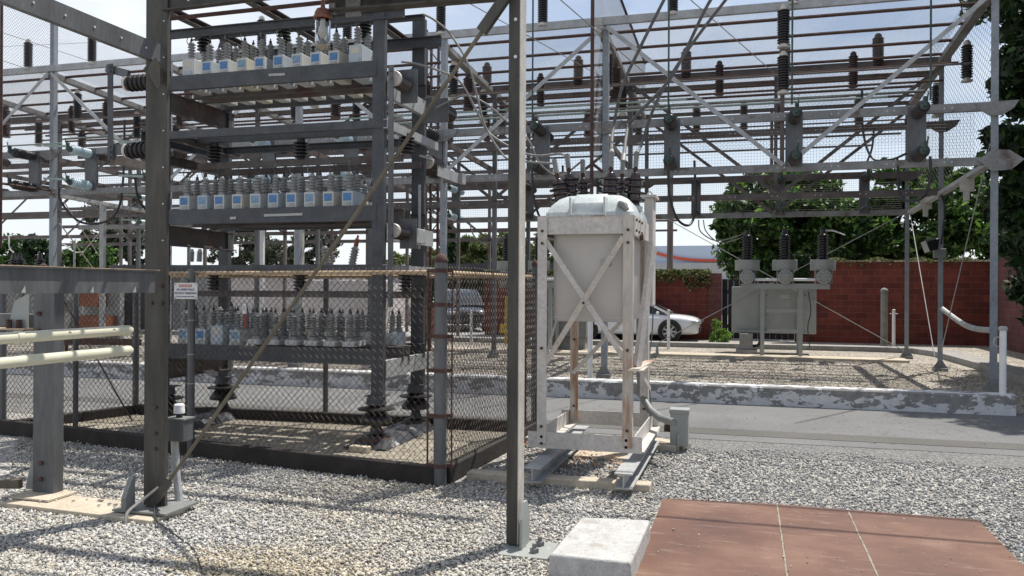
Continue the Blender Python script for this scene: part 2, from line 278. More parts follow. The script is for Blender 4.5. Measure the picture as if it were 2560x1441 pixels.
# ---------------------------------------------------------------- mesh builder
def perp(d):
    d = d.normalized(); u = Vector((0, 0, 1)) if abs(d.z) < 0.95 else Vector((0, 1, 0))
    a = d.cross(u).normalized(); return a, a.cross(d).normalized()
class MB:
    def __init__(s): s.v = []; s.f = []
    def box(s, c, size, rot=None):
        c = Vector(c); n = len(s.v); hx, hy, hz_ = (x / 2 for x in size)
        for x, y, z in ((-1, -1, -1), (1, -1, -1), (1, 1, -1), (-1, 1, -1), (-1, -1, 1), (1, -1, 1), (1, 1, 1), (-1, 1, 1)):
            p = Vector((x * hx, y * hy, z * hz_))
            if rot: p = rot @ p
            s.v.append(c + p)
        s.f += [tuple(n + i for i in q) for q in ((3, 2, 1, 0), (4, 5, 6, 7), (0, 1, 5, 4), (1, 2, 6, 5), (2, 3, 7, 6), (3, 0, 4, 7))]
        return s
    def b2(s, a, b): # axis box from min and max corner
        a = Vector(a); b = Vector(b); return s.box((a + b) / 2, (abs(b.x - a.x), abs(b.y - a.y), abs(b.z - a.z)))
    def bar(s, a, b, w, h, upv=(0, 0, 1), off=(0, 0)):
        a = Vector(a); b = Vector(b); d = (b - a).normalized(); u = Vector(upv)
        side = d.cross(u)
        if side.length < 1e-3: side = d.cross(Vector((0, 1, 0)))
        side.normalize(); u = side.cross(d).normalized(); n = len(s.v)
        for p in (a, b):
            for x, y in ((-1, -1), (1, -1), (1, 1), (-1, 1)):
                s.v.append(p + side * (x * w / 2 + off[0]) + u * (y * h / 2 + off[1]))
        s.f += [tuple(n + i for i in q) for q in ((0, 1, 2, 3), (7, 6, 5, 4), (0, 4, 5, 1), (1, 5, 6, 2), (2, 6, 7, 3), (3, 7, 4, 0))]
        return s
    def sec(s, a, b, pts, upv=(0, 0, 1)): # extrude a 2D section (side, up) from a to b
        a = Vector(a); b = Vector(b); d = (b - a).normalized(); u = Vector(upv); side = d.cross(u)
        if side.length < 1e-3: side = d.cross(Vector((0, 1, 0)))
        side.normalize(); u = side.cross(d).normalized(); n = len(s.v); k = len(pts)
        for p in (a, b):
            for x, y in pts: s.v.append(p + side * x + u * y)
        for i in range(k): j = (i + 1) % k; s.f.append((n + i, n + j, n + k + j, n + k + i))
        s.f.append(tuple(range(n + k - 1, n - 1, -1))); s.f.append(tuple(range(n + k, n + 2 * k)))
        return s
    def chan(s, a, b, w, h, t=0.012, flip=1, upv=(0, 0, 1)):  # C: web on side 0, flanges reaching w
        f = flip; pts = [(0, -h / 2), (w * f, -h / 2), (w * f, -h / 2 + t), (t * f, -h / 2 + t), (t * f, h / 2 - t), (w * f, h / 2 - t), (w * f, h / 2), (0, h / 2)]
        return s.sec(a, b, pts, upv)
    def ibeam(s, a, b, w, h, t=0.012, upv=(0, 0, 1)):
        x, y, q = w / 2, h / 2, t / 2
        return s.sec(a, b, [(-x, -y), (x, -y), (x, -y + t), (q, -y + t), (q, y - t), (x, y - t), (x, y), (-x, y), (-x, y - t), (-q, y - t), (-q, -y + t), (-x, -y + t)], upv)
    def ang(s, a, b, w, h, t=0.01, fx=1, fy=1, upv=(0, 0, 1)):
        return s.sec(a, b, [(0, 0), (w * fx, 0), (w * fx, t * fy), (t * fx, t * fy), (t * fx, h * fy), (0, h * fy)], upv)
    def tube(s, pts, r, n=8, caps=True):
        pts = [Vector(p) for p in pts]; base = len(s.v); m = len(pts)
        d0 = (pts[1] - pts[0]); a, b = perp(d0)
        for i, p in enumerate(pts):
            d = (pts[min(i + 1, m - 1)] - pts[max(i - 1, 0)]).normalized()
            a = (a - d * a.dot(d)); a = a.normalized() if a.length > 1e-4 else perp(d)[0]; b = d.cross(a)
            rr = r[i] if hasattr(r, '__len__') else r
            for k in range(n): t = 2 * math.pi * k / n; s.v.append(p + (a * math.cos(t) + b * math.sin(t)) * rr)
        for i in range(m - 1):
            for k in range(n):
                k2 = (k + 1) % n; s.f.append((base + i * n + k, base + i * n + k2, base + (i + 1) * n + k2, base + (i + 1) * n + k))
        if caps: s.f.append(tuple(base + k for k in range(n - 1, -1, -1))); s.f.append(tuple(base + (m - 1) * n + k for k in range(n)))
        return s
    def lathe(s, o, ax, prof, n=12):
        o = Vector(o); d = Vector(ax).normalized(); a, b = perp(d); base = len(s.v)
        for h, r in prof:
            for k in range(n): t = 2 * math.pi * k / n; s.v.append(o + d * h + (a * math.cos(t) + b * math.sin(t)) * max(r, 1e-4))
        for i in range(len(prof) - 1):
            for k in range(n):
                k2 = (k + 1) % n; s.f.append((base + i * n + k, base + (i + 1) * n + k, base + (i + 1) * n + k2, base + i * n + k2))
        s.f.append(tuple(base + k for k in range(n))); s.f.append(tuple(base + (len(prof) - 1) * n + k for k in range(n - 1, -1, -1)))
        return s
    def cyl(s, a, b, r, n=12): a = Vector(a); b = Vector(b); L = (b - a).length; return s.lathe(a, b - a, [(0, r), (L, r)], n)
    def bolts(s, pts, d, r=0.012, h=0.012, n=6):
        for p in pts: s.cyl(Vector(p), Vector(p) + Vector(d).normalized() * h, r, n)
        return s
    def prism(s, a, b, r):  # thin 3-sided wire
        a = Vector(a); b = Vector(b); u, w = perp(b - a); n = len(s.v)
        for p in (a, b):
            for k in range(3): t = 2.094 * k; s.v.append(p + (u * math.cos(t) + w * math.sin(t)) * r)
        s.f += [(n, n + 1, n + 4, n + 3), (n + 1, n + 2, n + 5, n + 4), (n + 2, n, n + 3, n + 5)]
        return s
    def lattice(s, O, U, V, lu, lv, pu, pv, r, diag=True):
        O, U, V = Vector(O), Vector(U), Vector(V)
        if not diag:
            for i in range(int(lu / pu) + 1): s.prism(O + U * (i * pu), O + U * (i * pu) + V * lv, r)
            for i in range(int(lv / pv) + 1): s.prism(O + V * (i * pv), O + V * (i * pv) + U * lu, r)
            return s
        A, B = lu / pu, lv / pv
        for sg in (1, -1):
            k0 = 0 if sg == 1 else -int(B) - 1
            k1 = int(A + B) + 1 if sg == 1 else int(A) + 1
            for k in range(k0, k1):   # a + sg*b = k
                pts = []
                if sg == 1: lo, hi = max(0, k - B), min(A, k); pts = [(lo, k - lo), (hi, k - hi)]
                else: lo, hi = max(0, k), min(A, k + B); pts = [(lo, lo - k), (hi, hi - k)]
                if hi - lo > 0.05: s.prism(O + U * (pts[0][0] * pu) + V * (pts[0][1] * pv), O + U * (pts[1][0] * pu) + V * (pts[1][1] * pv), r)
        return s
    def build(s, name, m, parent=None, bevel=0, flat=False, angle=35):
        me = bpy.data.meshes.new(name); o = bpy.data.objects.new(name, me); COL.objects.link(o)
        off = WL.get(parent.name, Vector()) if parent else Vector()
        me.from_pydata([tuple(p - off) for p in s.v], [], s.f); me.materials.append(M[m]); me.update()
        if not flat:
            me.polygons.foreach_set('use_smooth', [True] * len(me.polygons)); me.set_sharp_from_angle(angle=R_(angle))
        if bevel:
            bm = o.modifiers.new('b', 'BEVEL'); bm.width = bevel; bm.segments = 2; bm.limit_method = 'ANGLE'
        if parent: o.parent = parent; WL[o.name] = off
        else: WL[o.name] = Vector()
        return o
WL = {}
def thing(name, label, cat, loc=(0, 0, 0), group=None):
    o = bpy.data.objects.new(name, None); COL.objects.link(o); o.location = loc; o.empty_display_size = 0.1
    WL[o.name] = Vector(loc); o['label'] = label; o['category'] = cat
    if group: o['group'] = group
    return o
def tag(o, label, cat, group=None):
    o['label'] = label; o['category'] = cat
    if group: o['group'] = group
    return o
def struct(name, mb, m, kind='structure'):
    o = mb.build(name, m); o['kind'] = kind; return o
KIDS = {}
def dup(root, loc, label, rotz=0, scale=None, swap=None):
    r = root.copy(); COL.objects.link(r); r.location = loc; r.rotation_euler = (0, 0, rotz); r['label'] = label; WL[r.name] = Vector(loc)
    if scale: r.scale = scale
    if root.name not in KIDS: KIDS[root.name] = [(c, list(c.children)) for c in root.children]
    for c, gs in KIDS[root.name]:
        k = c.copy(); COL.objects.link(k); k.parent = r
        if swap and c.data.materials[0].name in swap:
            k.data = swap_data(c.data, swap[c.data.materials[0].name])
        for g in gs: q = g.copy(); COL.objects.link(q); q.parent = k
    return r
_sw = {}
def swap_data(me, mn):
    if (me.name, mn) not in _sw: d = me.copy(); d.materials[0] = M[mn]; _sw[(me.name, mn)] = d
    return _sw[(me.name, mn)]
ORD = ['first', 'second', 'third', 'fourth', 'fifth', 'sixth', 'seventh', 'eighth', 'ninth', 'tenth', 'eleventh', 'twelfth', 'thirteenth', 'fourteenth', 'fifteenth', 'sixteenth']
def ribs(h, n, ri, ro, h0=0.0):
    p = h / n; out = []
    for i in range(n):
        z = h0 + i * p; out += [(z, ri), (z + 0.12 * p, ri), (z + 0.45 * p, ro), (z + 0.62 * p, ro * 0.97), (z + 0.72 * p, ri)]
    out.append((h0 + h, ri)); return out
def arc(a, b, sag, n=12, side=(0, 0, -1)):
    a = Vector(a); b = Vector(b); s = Vector(side); return [a.lerp(b, i / n) + s * (sag * 4 * (i / n) * (1 - i / n)) for i in range(n + 1)]
def spline(P, n=10):
    P = [Vector(p) for p in P]; P = [P[0] * 2 - P[1]] + P + [P[-1] * 2 - P[-2]]; out = []
    for i in range(1, len(P) - 2):
        a, b, c, d = P[i - 1:i + 3]
        for k in range(n):
            t = k / n; out.append(0.5 * ((2 * b) + (c - a) * t + (2 * a - 5 * b + 4 * c - d) * t * t + (3 * b - a - 3 * c + d) * t ** 3))
    out.append(P[-2]); return out
def np_mesh(name, verts, faces, k, m, kind=None, parent=None):
    me = bpy.data.meshes.new(name); nv = len(verts); nf = len(faces)
    me.vertices.add(nv); me.vertices.foreach_set('co', np.asarray(verts, dtype=np.float32).ravel())
    me.loops.add(nf * k); me.loops.foreach_set('vertex_index', np.asarray(faces, dtype=np.int32).ravel())
    me.polygons.add(nf); me.polygons.foreach_set('loop_start', np.arange(0, nf * k, k, dtype=np.int32)); me.polygons.foreach_set('loop_total', np.full(nf, k, dtype=np.int32))
    me.materials.append(M[m]); me.update(calc_edges=True); me.validate()
    o = bpy.data.objects.new(name, me); COL.objects.link(o)
    if kind: o['kind'] = kind
    if parent: o.parent = parent; WL[o.name] = WL[parent.name]
    return o
# ================================================================ GROUND
def sheet(name, poly, z, m):
    b = MB(); b.v = [Vector((x, y, z)) for x, y in poly]; b.f = [tuple(range(len(poly)))]; return struct(name, b, m)
sheet('ground', [(-400, -60), (400, -60), (400, 800), (-400, 800)], -0.012, 'lot')
sheet('gravel_yard', [(-40, -12), (30, -12), (30, 9.6), (6, 9.5), (1, 9.15), (-4, 9.1), (-40, 9.3)], 0.0, 'g_gravel')
sheet('gravel_shoulder', [(-40, 9.1), (-4, 8.95), (1, 9.0), (6, 9.3), (30, 9.4), (30, 10.4), (-40, 10.1)], 0.004, 'g_fine')
sheet('road', [(-60, 9.8), (-8, 9.72), (30, 9.95), (30, 13.35), (-60, 12.9)], 0.008, 'asphalt')
sheet('road_strip', [(-60, 10.14), (-8, 10.08), (30, 10.28), (30, 10.72), (-8, 10.5), (-60, 10.56)], 0.012, 'asphalt_dark')
sheet('gravel_bed', [(-60, 12.8), (3.62, 13.1), (5.2, 14.5), (8.5, 17), (9, 28.9), (-3, 28.9), (-3, 25.2), (-60, 25.2)], 0.004, 'g_gravel2')
# crushed stone of the near yard: real stones
def stones(name, n, x0, x1, y0, y1, smin, smax, reject=None, z=0.0, m='stones'):
    x = nrng.uniform(x0, x1, n); t = nrng.uniform(0, 1, n)
    y = 1.0 / (1.0 / y0 + t * (1.0 / y1 - 1.0 / y0)) if y0 > 3 else nrng.uniform(y0, y1, n)
    keep = np.abs(x + 0.29 * y) < 0.70 * y + 0.6
    if reject is not None: keep &= ~reject(x, y)
    x, y = x[keep], y[keep]; n = len(x)
    s = nrng.uniform(smin, smax, n) * nrng.choice([0.7, 1, 1.25], n)
    B = np.array([(1, 0, 0), (0, 1, 0), (-1, 0, 0), (0, -1, 0), (0, 0, 1), (0, 0, -1)], float)
    V = B[None] * nrng.uniform(0.6, 1.15, (n, 6, 1)) + nrng.normal(0, 0.16, (n, 6, 3))
    V *= (s[:, None] * np.stack([np.ones(n), nrng.uniform(.55, 1, n), nrng.uniform(.35, .7, n)], 1))[:, None, :]
    q = nrng.normal(size=(n, 4)) * np.array([1, .35, .35, 1]); q /= np.linalg.norm(q, axis=1)[:, None]
    w, a, b, c = q.T
    Rm = np.stack([1 - 2 * (b * b + c * c), 2 * (a * b - c * w), 2 * (a * c + b * w), 2 * (a * b + c * w), 1 - 2 * (a * a + c * c), 2 * (b * c - a * w), 2 * (a * c - b * w), 2 * (b * c + a * w), 1 - 2 * (a * a + b * b)], 1).reshape(n, 3, 3)
    V = np.einsum('nij,nkj->nki', Rm, V)
    V += np.stack([x, y, z + s * 0.15 + nrng.uniform(0, 0.008, n)], 1)[:, None, :]
    T = np.array([(0, 1, 4), (1, 2, 4), (2, 3, 4), (3, 0, 4), (1, 0, 5), (2, 1, 5), (3, 2, 5), (0, 3, 5)])
    Fc = (np.arange(n)[:, None, None] * 6 + T[None]).reshape(-1, 3)
    return np_mesh(name, V.reshape(-1, 3), Fc, 3, m, 'stuff')
def rej(x, y):
    r = (y > 7.75 - (x + 8.43) * 0.145) & (x < -2.35) & (x > -8.6)           # inside the fenced enclosure
    r |= (x > -0.68) & (x < 1.68) & (y < 6.86)                                  # under the steel plates
    r |= (y > 9.25 + 0.12 * np.sin(x * 2.1) + 0.07 * np.sin(x * 7.3))
    r |= (x > -1.11) & (x < -0.65) & (y < 5.66)
    r |= (x > -5.6) & (x < -4.2) & (y > 5.1) & (y < 5.44)
    return r
tanp = lambda x, y: ((x + 2.85) / 0.75) ** 2 + ((y - 4.45) / 0.38) ** 2 + nrng.normal(0, 0.45, len(x)) < 0.75
div = lambda x, y: x > -1.0 + 0.35 * np.sin(y * 1.3) + nrng.normal(0, 0.35, len(x))
stones('gravel_stones', 215000, -8.6, 4.2, 3.7, 9.5, 0.010, 0.020, lambda x, y: rej(x, y) | div(x, y) | tanp(x, y))
stones('gravel_stones', 215000, -8.6, 4.2, 3.7, 9.5, 0.009, 0.018, lambda x, y: rej(x, y) | ~tanp(x, y), m='stones_tan')
stones('gravel_stones', 215000, -8.6, 4.2, 3.7, 9.5, 0.0095, 0.0185, lambda x, y: rej(x, y) | ~div(x, y), m='stones_grey')
stones('gravel_bed_stones', 26000, -12, 4.6, 13.2, 21.4, 0.012, 0.026, None, 0.0, 'stones_brown')
stones('scattered_grit', 260, -0.62, 1.66, 4.3, 6.84, 0.003, 0.009, None, 0.03)
stones('scattered_grit', 40, -1.1, -0.66, 4.8, 5.6, 0.002, 0.005, None, 0.16)
stones('scattered_grit', 2600, -8.6, -2.6, 6.95, 9.4, 0.006, 0.016, None, 0.022, 'stones_tan')
stones('scattered_grit', 900, -6, 4, 9.9, 12.6, 0.004, 0.010, None, 0.012)
# a little fine yellow stone spilled near the bottom of the photo
# ================================================================ KERBS / LEDGES
k = MB(); k.sec((-34, 12.78, 0), (3.6, 13.0, 0), [(-0.12, 0), (0.12, 0), (0.12, 0.27), (0.09, 0.3), (-0.12, 0.3)]); kb = k.build('kerb_wall', 'kerb')
tag(kb, 'low white kerb wall with peeling paint along the far side of the road', 'kerb')
k = MB(); k.b2((-3.6, 21.5, 0.002), (3.75, 22.25, 0.06)); tag(k.build('concrete_ledge', 'conc_tan'), 'long tan concrete strip under the posts behind the gravel bed', 'ledge')
k = MB(); k.b2((-12.5, 20.9, 0.002), (-3.7, 21.9, 0.06)); tag(k.build('concrete_ledge', 'conc_tan'), 'tan concrete strip seen through the fence left of the white tank stand', 'ledge')
k = MB()
P = [(-22, 25.1), (3.2, 25.3), (4.6, 25.0), (5.0, 23.8), (5.25, 18.6), (5.3, 14.2), (6.5, 13.2), (12, 13.1)]
for i in range(len(P) - 1): k.bar((*P[i], 0.06), (*P[i + 1], 0.06), 0.55, 0.16 + 0.004 * i)
tag(k.build('back_kerb', 'conc_grey'), 'low rounded grey concrete kerb curving in front of the red wall', 'kerb')
# ================================================================ WALLS, BUILDINGS
t = thing('brick_wall', 'long red block wall with ivy on its top behind the gravel', 'wall', (2.4, 29, 0))
MB().b2((1.95, 29, 0), (7.35, 29.25, 2.66)).build('wall', 'brick', t)
MB().b2((1.55, 28.92, 0), (1.95, 29.3, 2.7)).build('pillar', 'brick', t)
MB().b2((1.95, 28.97, 2.66), (7.35, 29.28, 2.72)).build('coping', 'conc_tan', t)
t = thing('brick_wall', 'lower red block wall with hedge on top behind the white sedan', 'wall', (-3, 29.4, 0))
MB().b2((-9.5, 29.4, 0), (-1.3, 29.65, 2.25)).build('wall', 'brick', t)
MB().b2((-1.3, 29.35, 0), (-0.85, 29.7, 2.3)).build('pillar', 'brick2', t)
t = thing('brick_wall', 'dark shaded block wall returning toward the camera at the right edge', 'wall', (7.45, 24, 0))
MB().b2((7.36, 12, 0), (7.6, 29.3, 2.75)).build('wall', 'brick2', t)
t = thing('timber_gate', 'dark reddish board gate behind the three drum recloser', 'gate', (0.3, 29.6, 0))
g = MB()
for i in range(12): g.b2((-0.84 + i * 0.2, 29.6 + 0.01 * (i % 2), 0.03), (-0.65 + i * 0.2, 29.65, 2.1))
g.build('boards', 'timber', t); MB().b2((-0.84, 29.57, 1.6), (1.54, 29.6, 1.72)).b2((-0.84, 29.57, 0.4), (1.54, 29.6, 0.52)).build('crossbar', 'timber', t)
t = thing('commercial_building', 'pale blue grey building with a curved red band beyond the wall', 'building', (-4, 60, 0))
MB().b2((-14, 60, 0), (3.4, 75, 4.85)).build('wall', 'bldg', t)
b = MB(); pts = [at(1560 + i * 14, 606 + (0, 4, 9, 14, 19, 24, 28, 32, 35, 38, 40.5, 42.5, 44, 45, 45.5, 46, 46, 46, 46, 45.5, 45, 45, 44, 44)[i], 59.9) for i in range(24)]
for i in range(23): b.bar(pts[i], pts[i + 1] + (pts[i + 1] - pts[i]) * 0.02, 0.1, 0.2, upv=(0, 0, 1))
b.build('stripe', 'bldg_band', t)
MB().b2((-14, 59.6, 2.6), (2.5, 60.0, 3.6)).build('canopy', 'bldg_low', t)
t = thing('storage_shed', 'pinkish white shed wall with brown panels seen behind the capacitor rack', 'building', (-17.5, 32, 0))
MB().b2((-19.6, 32, 0), (-15.2, 36, 2.35)).build('wall', 'shed', t)
b = MB(); b.b2((-17.55, 31.95, 1.1), (-16.95, 32.0, 1.62)); b.build('panel', 'orange', t); b = MB(); b.b2((-16.85, 31.95, 1.1), (-16.2, 32.0, 1.62)); b.build('panel', 'orange', t)
MB().b2((-19.7, 31.7, 2.35), (-15.1, 36.2, 2.45)).build('roof', 'conc', t)
t = thing('storage_shed', 'second pinkish white shed wall seen through the fence left of the brace rod', 'building', (-22, 33, 0))
MB().b2((-24.6, 33, 0), (-20.2, 36, 2.1)).build('wall', 'shed', t)
MB().b2((-24.7, 32.8, 2.1), (-20.1, 36.2, 2.2)).build('roof', 'conc', t)
t = thing('hoarding', 'dark grey hoarding in front of the olive hedge beyond the fence', 'hoarding', (-12, 40, 0))
for i in range(4): MB().b2((-14.9 + i * 1.9, 40, 0), (-13.03 + i * 1.9, 40.1, 3.0 + 0.05 * (i % 2))).build('panel', 'shed_dark', t)
t = thing('equipment_cabinet', 'pair of orange brown cabinets low behind the left fence', 'cabinet', (-18.8, 20, 0))
MB().b2((-19.4, 20, 1.14), (-18.55, 20.4, 1.62)).build('panel', 'orange', t); MB().b2((-19.3, 20, 0.3), (-18.2, 20.4, 0.86)).build('panel', 'orange', t)
MB().b2((-19.45, 20.42, 0.0), (-18.1, 20.6, 1.7)).build('frame', 'eq_grey', t)
t = thing('trailer', 'white box trailer side seen through the fence beyond the cream pipes', 'trailer', (-22, 24, 0))
MB().b2((-24.3, 24.5, 0.7), (-22.9, 27, 2.0)).build('body', 'white_plain', t); b = MB()
for x in (-24.0, -23.2): b.cyl((x, 24.42, 0.36), (x, 24.7, 0.36), 0.36, 16)
b.build('wheel', 'tyre', t)
t = thing('storage_box', 'rusty brown box standing on the lot behind the corner fence post', 'box', (-11.2, 28, 0))
MB().b2((-11.55, 28, 0), (-10.85, 28.6, 1.05)).build('body', 'orange', t, bevel=0.02); MB().b2((-11.6, 27.95, 1.05), (-10.8, 28.65, 1.12)).build('lid', 'rusty', t)
t = thing('utility_pole', 'tall wooden pole with small crossarms beyond the red wall', 'pole', (-3.7, 42, 0))
MB().lathe((-3.75, 42, 0), (0, 0, 1), [(0, .17), (10.6, .13)], 10).build('pole', 'pole', t)
MB().bar((-4.7, 42, 5.2), (-3.4, 42, 5.2), 0.1, 0.1).bar((-4.6, 42, 4.7), (-3.4, 42, 4.7), 0.1, 0.1).build('crossarm', 'pole', t)
t = thing('utility_pole', 'distant utility pole with crossarms left of the far lattice mast', 'pole', (-33, 70, 0))
p0 = at(1068, 640, 70)
MB().lathe((p0.x, 70, 0), (0, 0, 1), [(0, .2), (7.5, .15)], 8).build('pole', 'pole', t)
MB().bar((p0.x - 1, 70, 6.9), (p0.x + 1, 70, 6.9), 0.14, 0.14).bar((p0.x - .8, 70, 6.1), (p0.x + .8, 70, 6.1), 0.14, 0.14).build('crossarm', 'pole', t)
# ================================================================ TREES
def foliage(name, centre, rad, nclump, nleaf, size, m, parent=None, spread=0.2, seed=1, drop=None):
    r = np.random.default_rng(seed); c = np.array(centre, float); rad = np.array(rad, float)
    d = r.normal(size=(nclump, 3)); d /= np.linalg.norm(d, axis=1)[:, None]
    cc = c + d * rad * (r.uniform(0.25, 1, (nclump, 1)) ** 0.45)
    cs = r.uniform(0.6, 1.25, nclump)
    idx = r.integers(0, nclump, nleaf)
    off = r.normal(size=(nleaf, 3)); off /= np.linalg.norm(off, axis=1)[:, None]
    p = cc[idx] + off * (spread * cs[idx])[:, None] * r.uniform(0.35, 1, (nleaf, 1)) * np.array([1, 1, 0.75])
    u = r.normal(size=(nleaf, 3)); u /= np.linalg.norm(u, axis=1)[:, None]
    w = np.cross(u, r.normal(size=(nleaf, 3))); w /= np.linalg.norm(w, axis=1)[:, None]
    s = (size * r.uniform(0.5, 1.3, nleaf))[:, None]
    V = np.stack([p - u * s, p + w * s * 0.45, p + u * s, p - w * s * 0.45], 1).reshape(-1, 3)
    if parent: V = V - np.array(WL[parent.name])
    return np_mesh(name, V, np.arange(nleaf * 4).reshape(-1, 4), 4, m, None, parent)
def tree(label, x, y, h, crown, leafm, nclump, nleaf, size, spread, seed, tr=0.18, limbs=5, name='tree'):
    t = thing(name, label, 'tree', (x, y, 0)); r = random.Random(seed)
    b = MB(); cz = crown[2]; top = cz + crown[5] * 0.3
    b.tube([(x, y, -0.1), (x + .1, y, top * .35), (x - .05, y + .05, top * .7), (x, y, top)], [tr, tr * .8, tr * .55, tr * .2], 8)
    for i in range(limbs):
        a = r.uniform(0, 6.28); z0 = top * r.uniform(.3, .75); L = crown[3] * r.uniform(.5, .9)
        e = Vector((crown[0] + math.cos(a) * L, crown[1] + math.sin(a) * crown[4] * .7, z0 + r.uniform(.3, 1) * crown[5] * .9))
        s0 = Vector((x, y, z0)); b.tube([s0, s0.lerp(e, .5) + Vector((0, 0, .15)), e], [tr * .45, tr * .3, tr * .1], 6)
    b.build('trunk', 'bark', t)
    foliage('crown', crown[:3], crown[3:], nclump, nleaf, size, leafm, t, spread, seed)
    return t
tree('big leafy green tree left of the tall dark one behind the red wall', 1.2, 33.5, 7, (1.4, 33.5, 4.1, 2.6, 2.2, 2.3), 'leaf', 150, 26000, 0.15, 0.6, 3)
tree('broad leafy green tree behind the right end of the red wall', 6.6, 33.5, 7, (6.2, 33.5, 4.05, 3.2, 2.2, 2.3), 'leaf', 170, 30000, 0.15, 0.6, 4)
tree('leafy green tree between the two broad trees over the red wall', 3.6, 35.5, 7, (3.6, 35.5, 3.6, 2.4, 2.0, 2.0), 'leaf_dark', 70, 9000, 0.16, 0.6, 14)
t = tree('tall dark tree filling the right edge over the wall', 8.6, 20, 12, (8.3, 18.0, 6.0, 2.9, 5.2, 6.0), 'leaf_dark', 430, 90000, 0.14, 0.62, 5, 0.3, 9)
foliage('crown', (6.1, 16.9, 6.0), (1.85, 2.4, 5.6), 190, 40000, 0.11, 'leaf_dark', t, 0.42, 24); foliage('crown', (6.6, 17.2, 6.4), (1.6, 2.6, 4.2), 18, 1700, 0.10, 'leaf', t, 0.35, 25)
foliage('crown', (6.5, 18.5, 2.9), (.95, 4.0, 2.2), 150, 30000, 0.12, 'leaf_dark', t, 0.45, 26)  # extra low leaf mass, added only for the shade over the wall
for i, (px, w) in enumerate(((1150, 1.9), (1215, 2.2), (1285, 2.1), (1380, 2.4), (1450, 1.6))):
    p = at(px, 640, 46); tree(('first', 'second', 'third', 'fourth', 'fifth')[i] + ' olive green bushy tree from the left in the row beyond the hoarding', p.x, 46, 5, (p.x, 46, 3.1 + .12 * (i % 2), w, 1.5, 1.75), 'leaf_olive', 60, 7000, 0.16, 0.5, 40 + i, .12, 3)
p = at(1119, 600, 44); tree('slender dark cypress standing left of the olive hedge', p.x, 44, 6, (p.x, 44, 4.0, .42, .42, 2.1), 'leaf_dark', 60, 5000, 0.12, 0.28, 50, .1, 2, 'cypress_tree')
for i, (px, py, yy, rx, rz, lm, lab) in enumerate((
    (600, 610, 40, 2.0, 1.7, 'leaf_gum', 'grey green gum tree seen under the middle capacitor shelf'),
    (795, 610, 42, 1.4, 2.0, 'leaf_gum', 'dark gum tree right of the pale post under the middle shelf'),
    (330, 590, 42, 1.7, 2.4, 'leaf_gum', 'tall open gum tree just left of the big dark column'),
    (250, 590, 40, 1.3, 2.2, 'leaf_gum', 'open gum tree behind the white guy wires at left'),
    (225, 650, 36, 1.6, 0.9, 'leaf', 'low bright green bush behind the left bushings'),
    (30, 640, 38, 1.4, 1.2, 'leaf', 'leafy green tree at the far left edge'),
    (690, 650, 38, 1.3, 0.9, 'leaf_gum', 'low grey green tree between the two pale posts'))):
    p = at(px, py, yy); tree(lab, p.x, yy, 5, (p.x, yy, p.z, rx, rx * .8, rz), lm, int(60 * rx), int(4200 * rx), 0.13, 0.34, 60 + i, .13, 5)
p = at(85, 650, 36); tree('dark conifer behind the bushings at the far left', p.x, 36, 5, (p.x, 36, 3.2, .95, .95, 1.5), 'leaf_dark', 90, 8000, 0.12, 0.3, 71, .12, 4, 'conifer_tree')
p = at(1000, 640, 40); tree('pale sunlit bush between the two right rack columns', p.x, 40, 4, (p.x, 40, 2.75, 1.3, 1, .75), 'leaf_olive', 45, 3600, 0.12, 0.3, 72, .1, 3, 'bush')
t = thing('hedge', 'dark clipped hedge behind the parked blue car', 'hedge', (-12, 36, 0)); b = MB()
for i in range(7): b.tube([(-14.3 + i * .8, 36, 0), (-14.2 + i * .8, 36, 1.8)], .05, 6)
b.build('stem', 'bark', t); foliage('leaves', (-11.8, 36, 1.35), (3.4, .7, 1.2), 220, 17000, 0.11, 'leaf_dark', t, 0.3, 80)
t = thing('hedge', 'flowering ivy hedge growing over the lower red wall', 'hedge', (-5, 29.5, 0)); b = MB(); b.tube([(-6, 29.75, 0), (-5.9, 29.75, 2.2)], .05, 6).tube([(-3, 29.75, 0), (-3, 29.75, 2.2)], .05, 6); b.build('stem', 'bark', t)
r = np.random.default_rng(9); cl = MB()
def leafbox(name, m, parent, n, x0, x1, y0, y1, zf, size, seed):
    r = np.random.default_rng(seed); x = r.uniform(x0, x1, n); y = r.uniform(y0, y1, n); z = zf(x, r.uniform(0, 1, n))
    p = np.stack([x, y, z], 1); u = r.normal(size=(n, 3)); u /= np.linalg.norm(u, axis=1)[:, None]
    w = np.cross(u, r.normal(size=(n, 3))); w /= np.linalg.norm(w, axis=1)[:, None]; s = (size * r.uniform(.5, 1.3, n))[:, None]
    V = np.stack([p - u * s, p + w * s * .5, p + u * s, p - w * s * .5], 1).reshape(-1, 3) - (np.array(WL[parent.name]) if parent else 0)
    return np_mesh(name, V, np.arange(n * 4).reshape(-1, 4), 4, m, None, parent)
leafbox('leaves', 'ivy', t, 9000, -9.3, -1.2, 29.15, 29.75, lambda x, q: 2.42 - q ** 1.6 * (0.55 + 0.18 * np.sin(x * 3.1) + .12 * np.sin(x * 9)), 0.06, 2)
o = leafbox('ivy', 'ivy', None, 2600, 1.9, 7.4, 28.88, 29.3, lambda x, q: 2.68 + .09 * np.sin(x * 5) * q + .07 * q - (q > .86) * .3 * (q - .5), 0.045, 3); tag(o, 'thin dry ivy trailing along the coping of the red wall', 'ivy')
o = leafbox('ivy', 'leaf_dark', None, 5000, 1.5, 2.0, 28.7, 29.3, lambda x, q: 2.9 - 1.3 * q ** 1.4, 0.06, 4); tag(o, 'dark ivy bunch hanging on the pillar beside the recloser', 'ivy')
p = at(1800, 856, 26.0); t = thing('weed_bush', 'bright green leafy weed growing beside the kerb near the sedan', 'plant', (p.x, 26, 0)); b = MB()
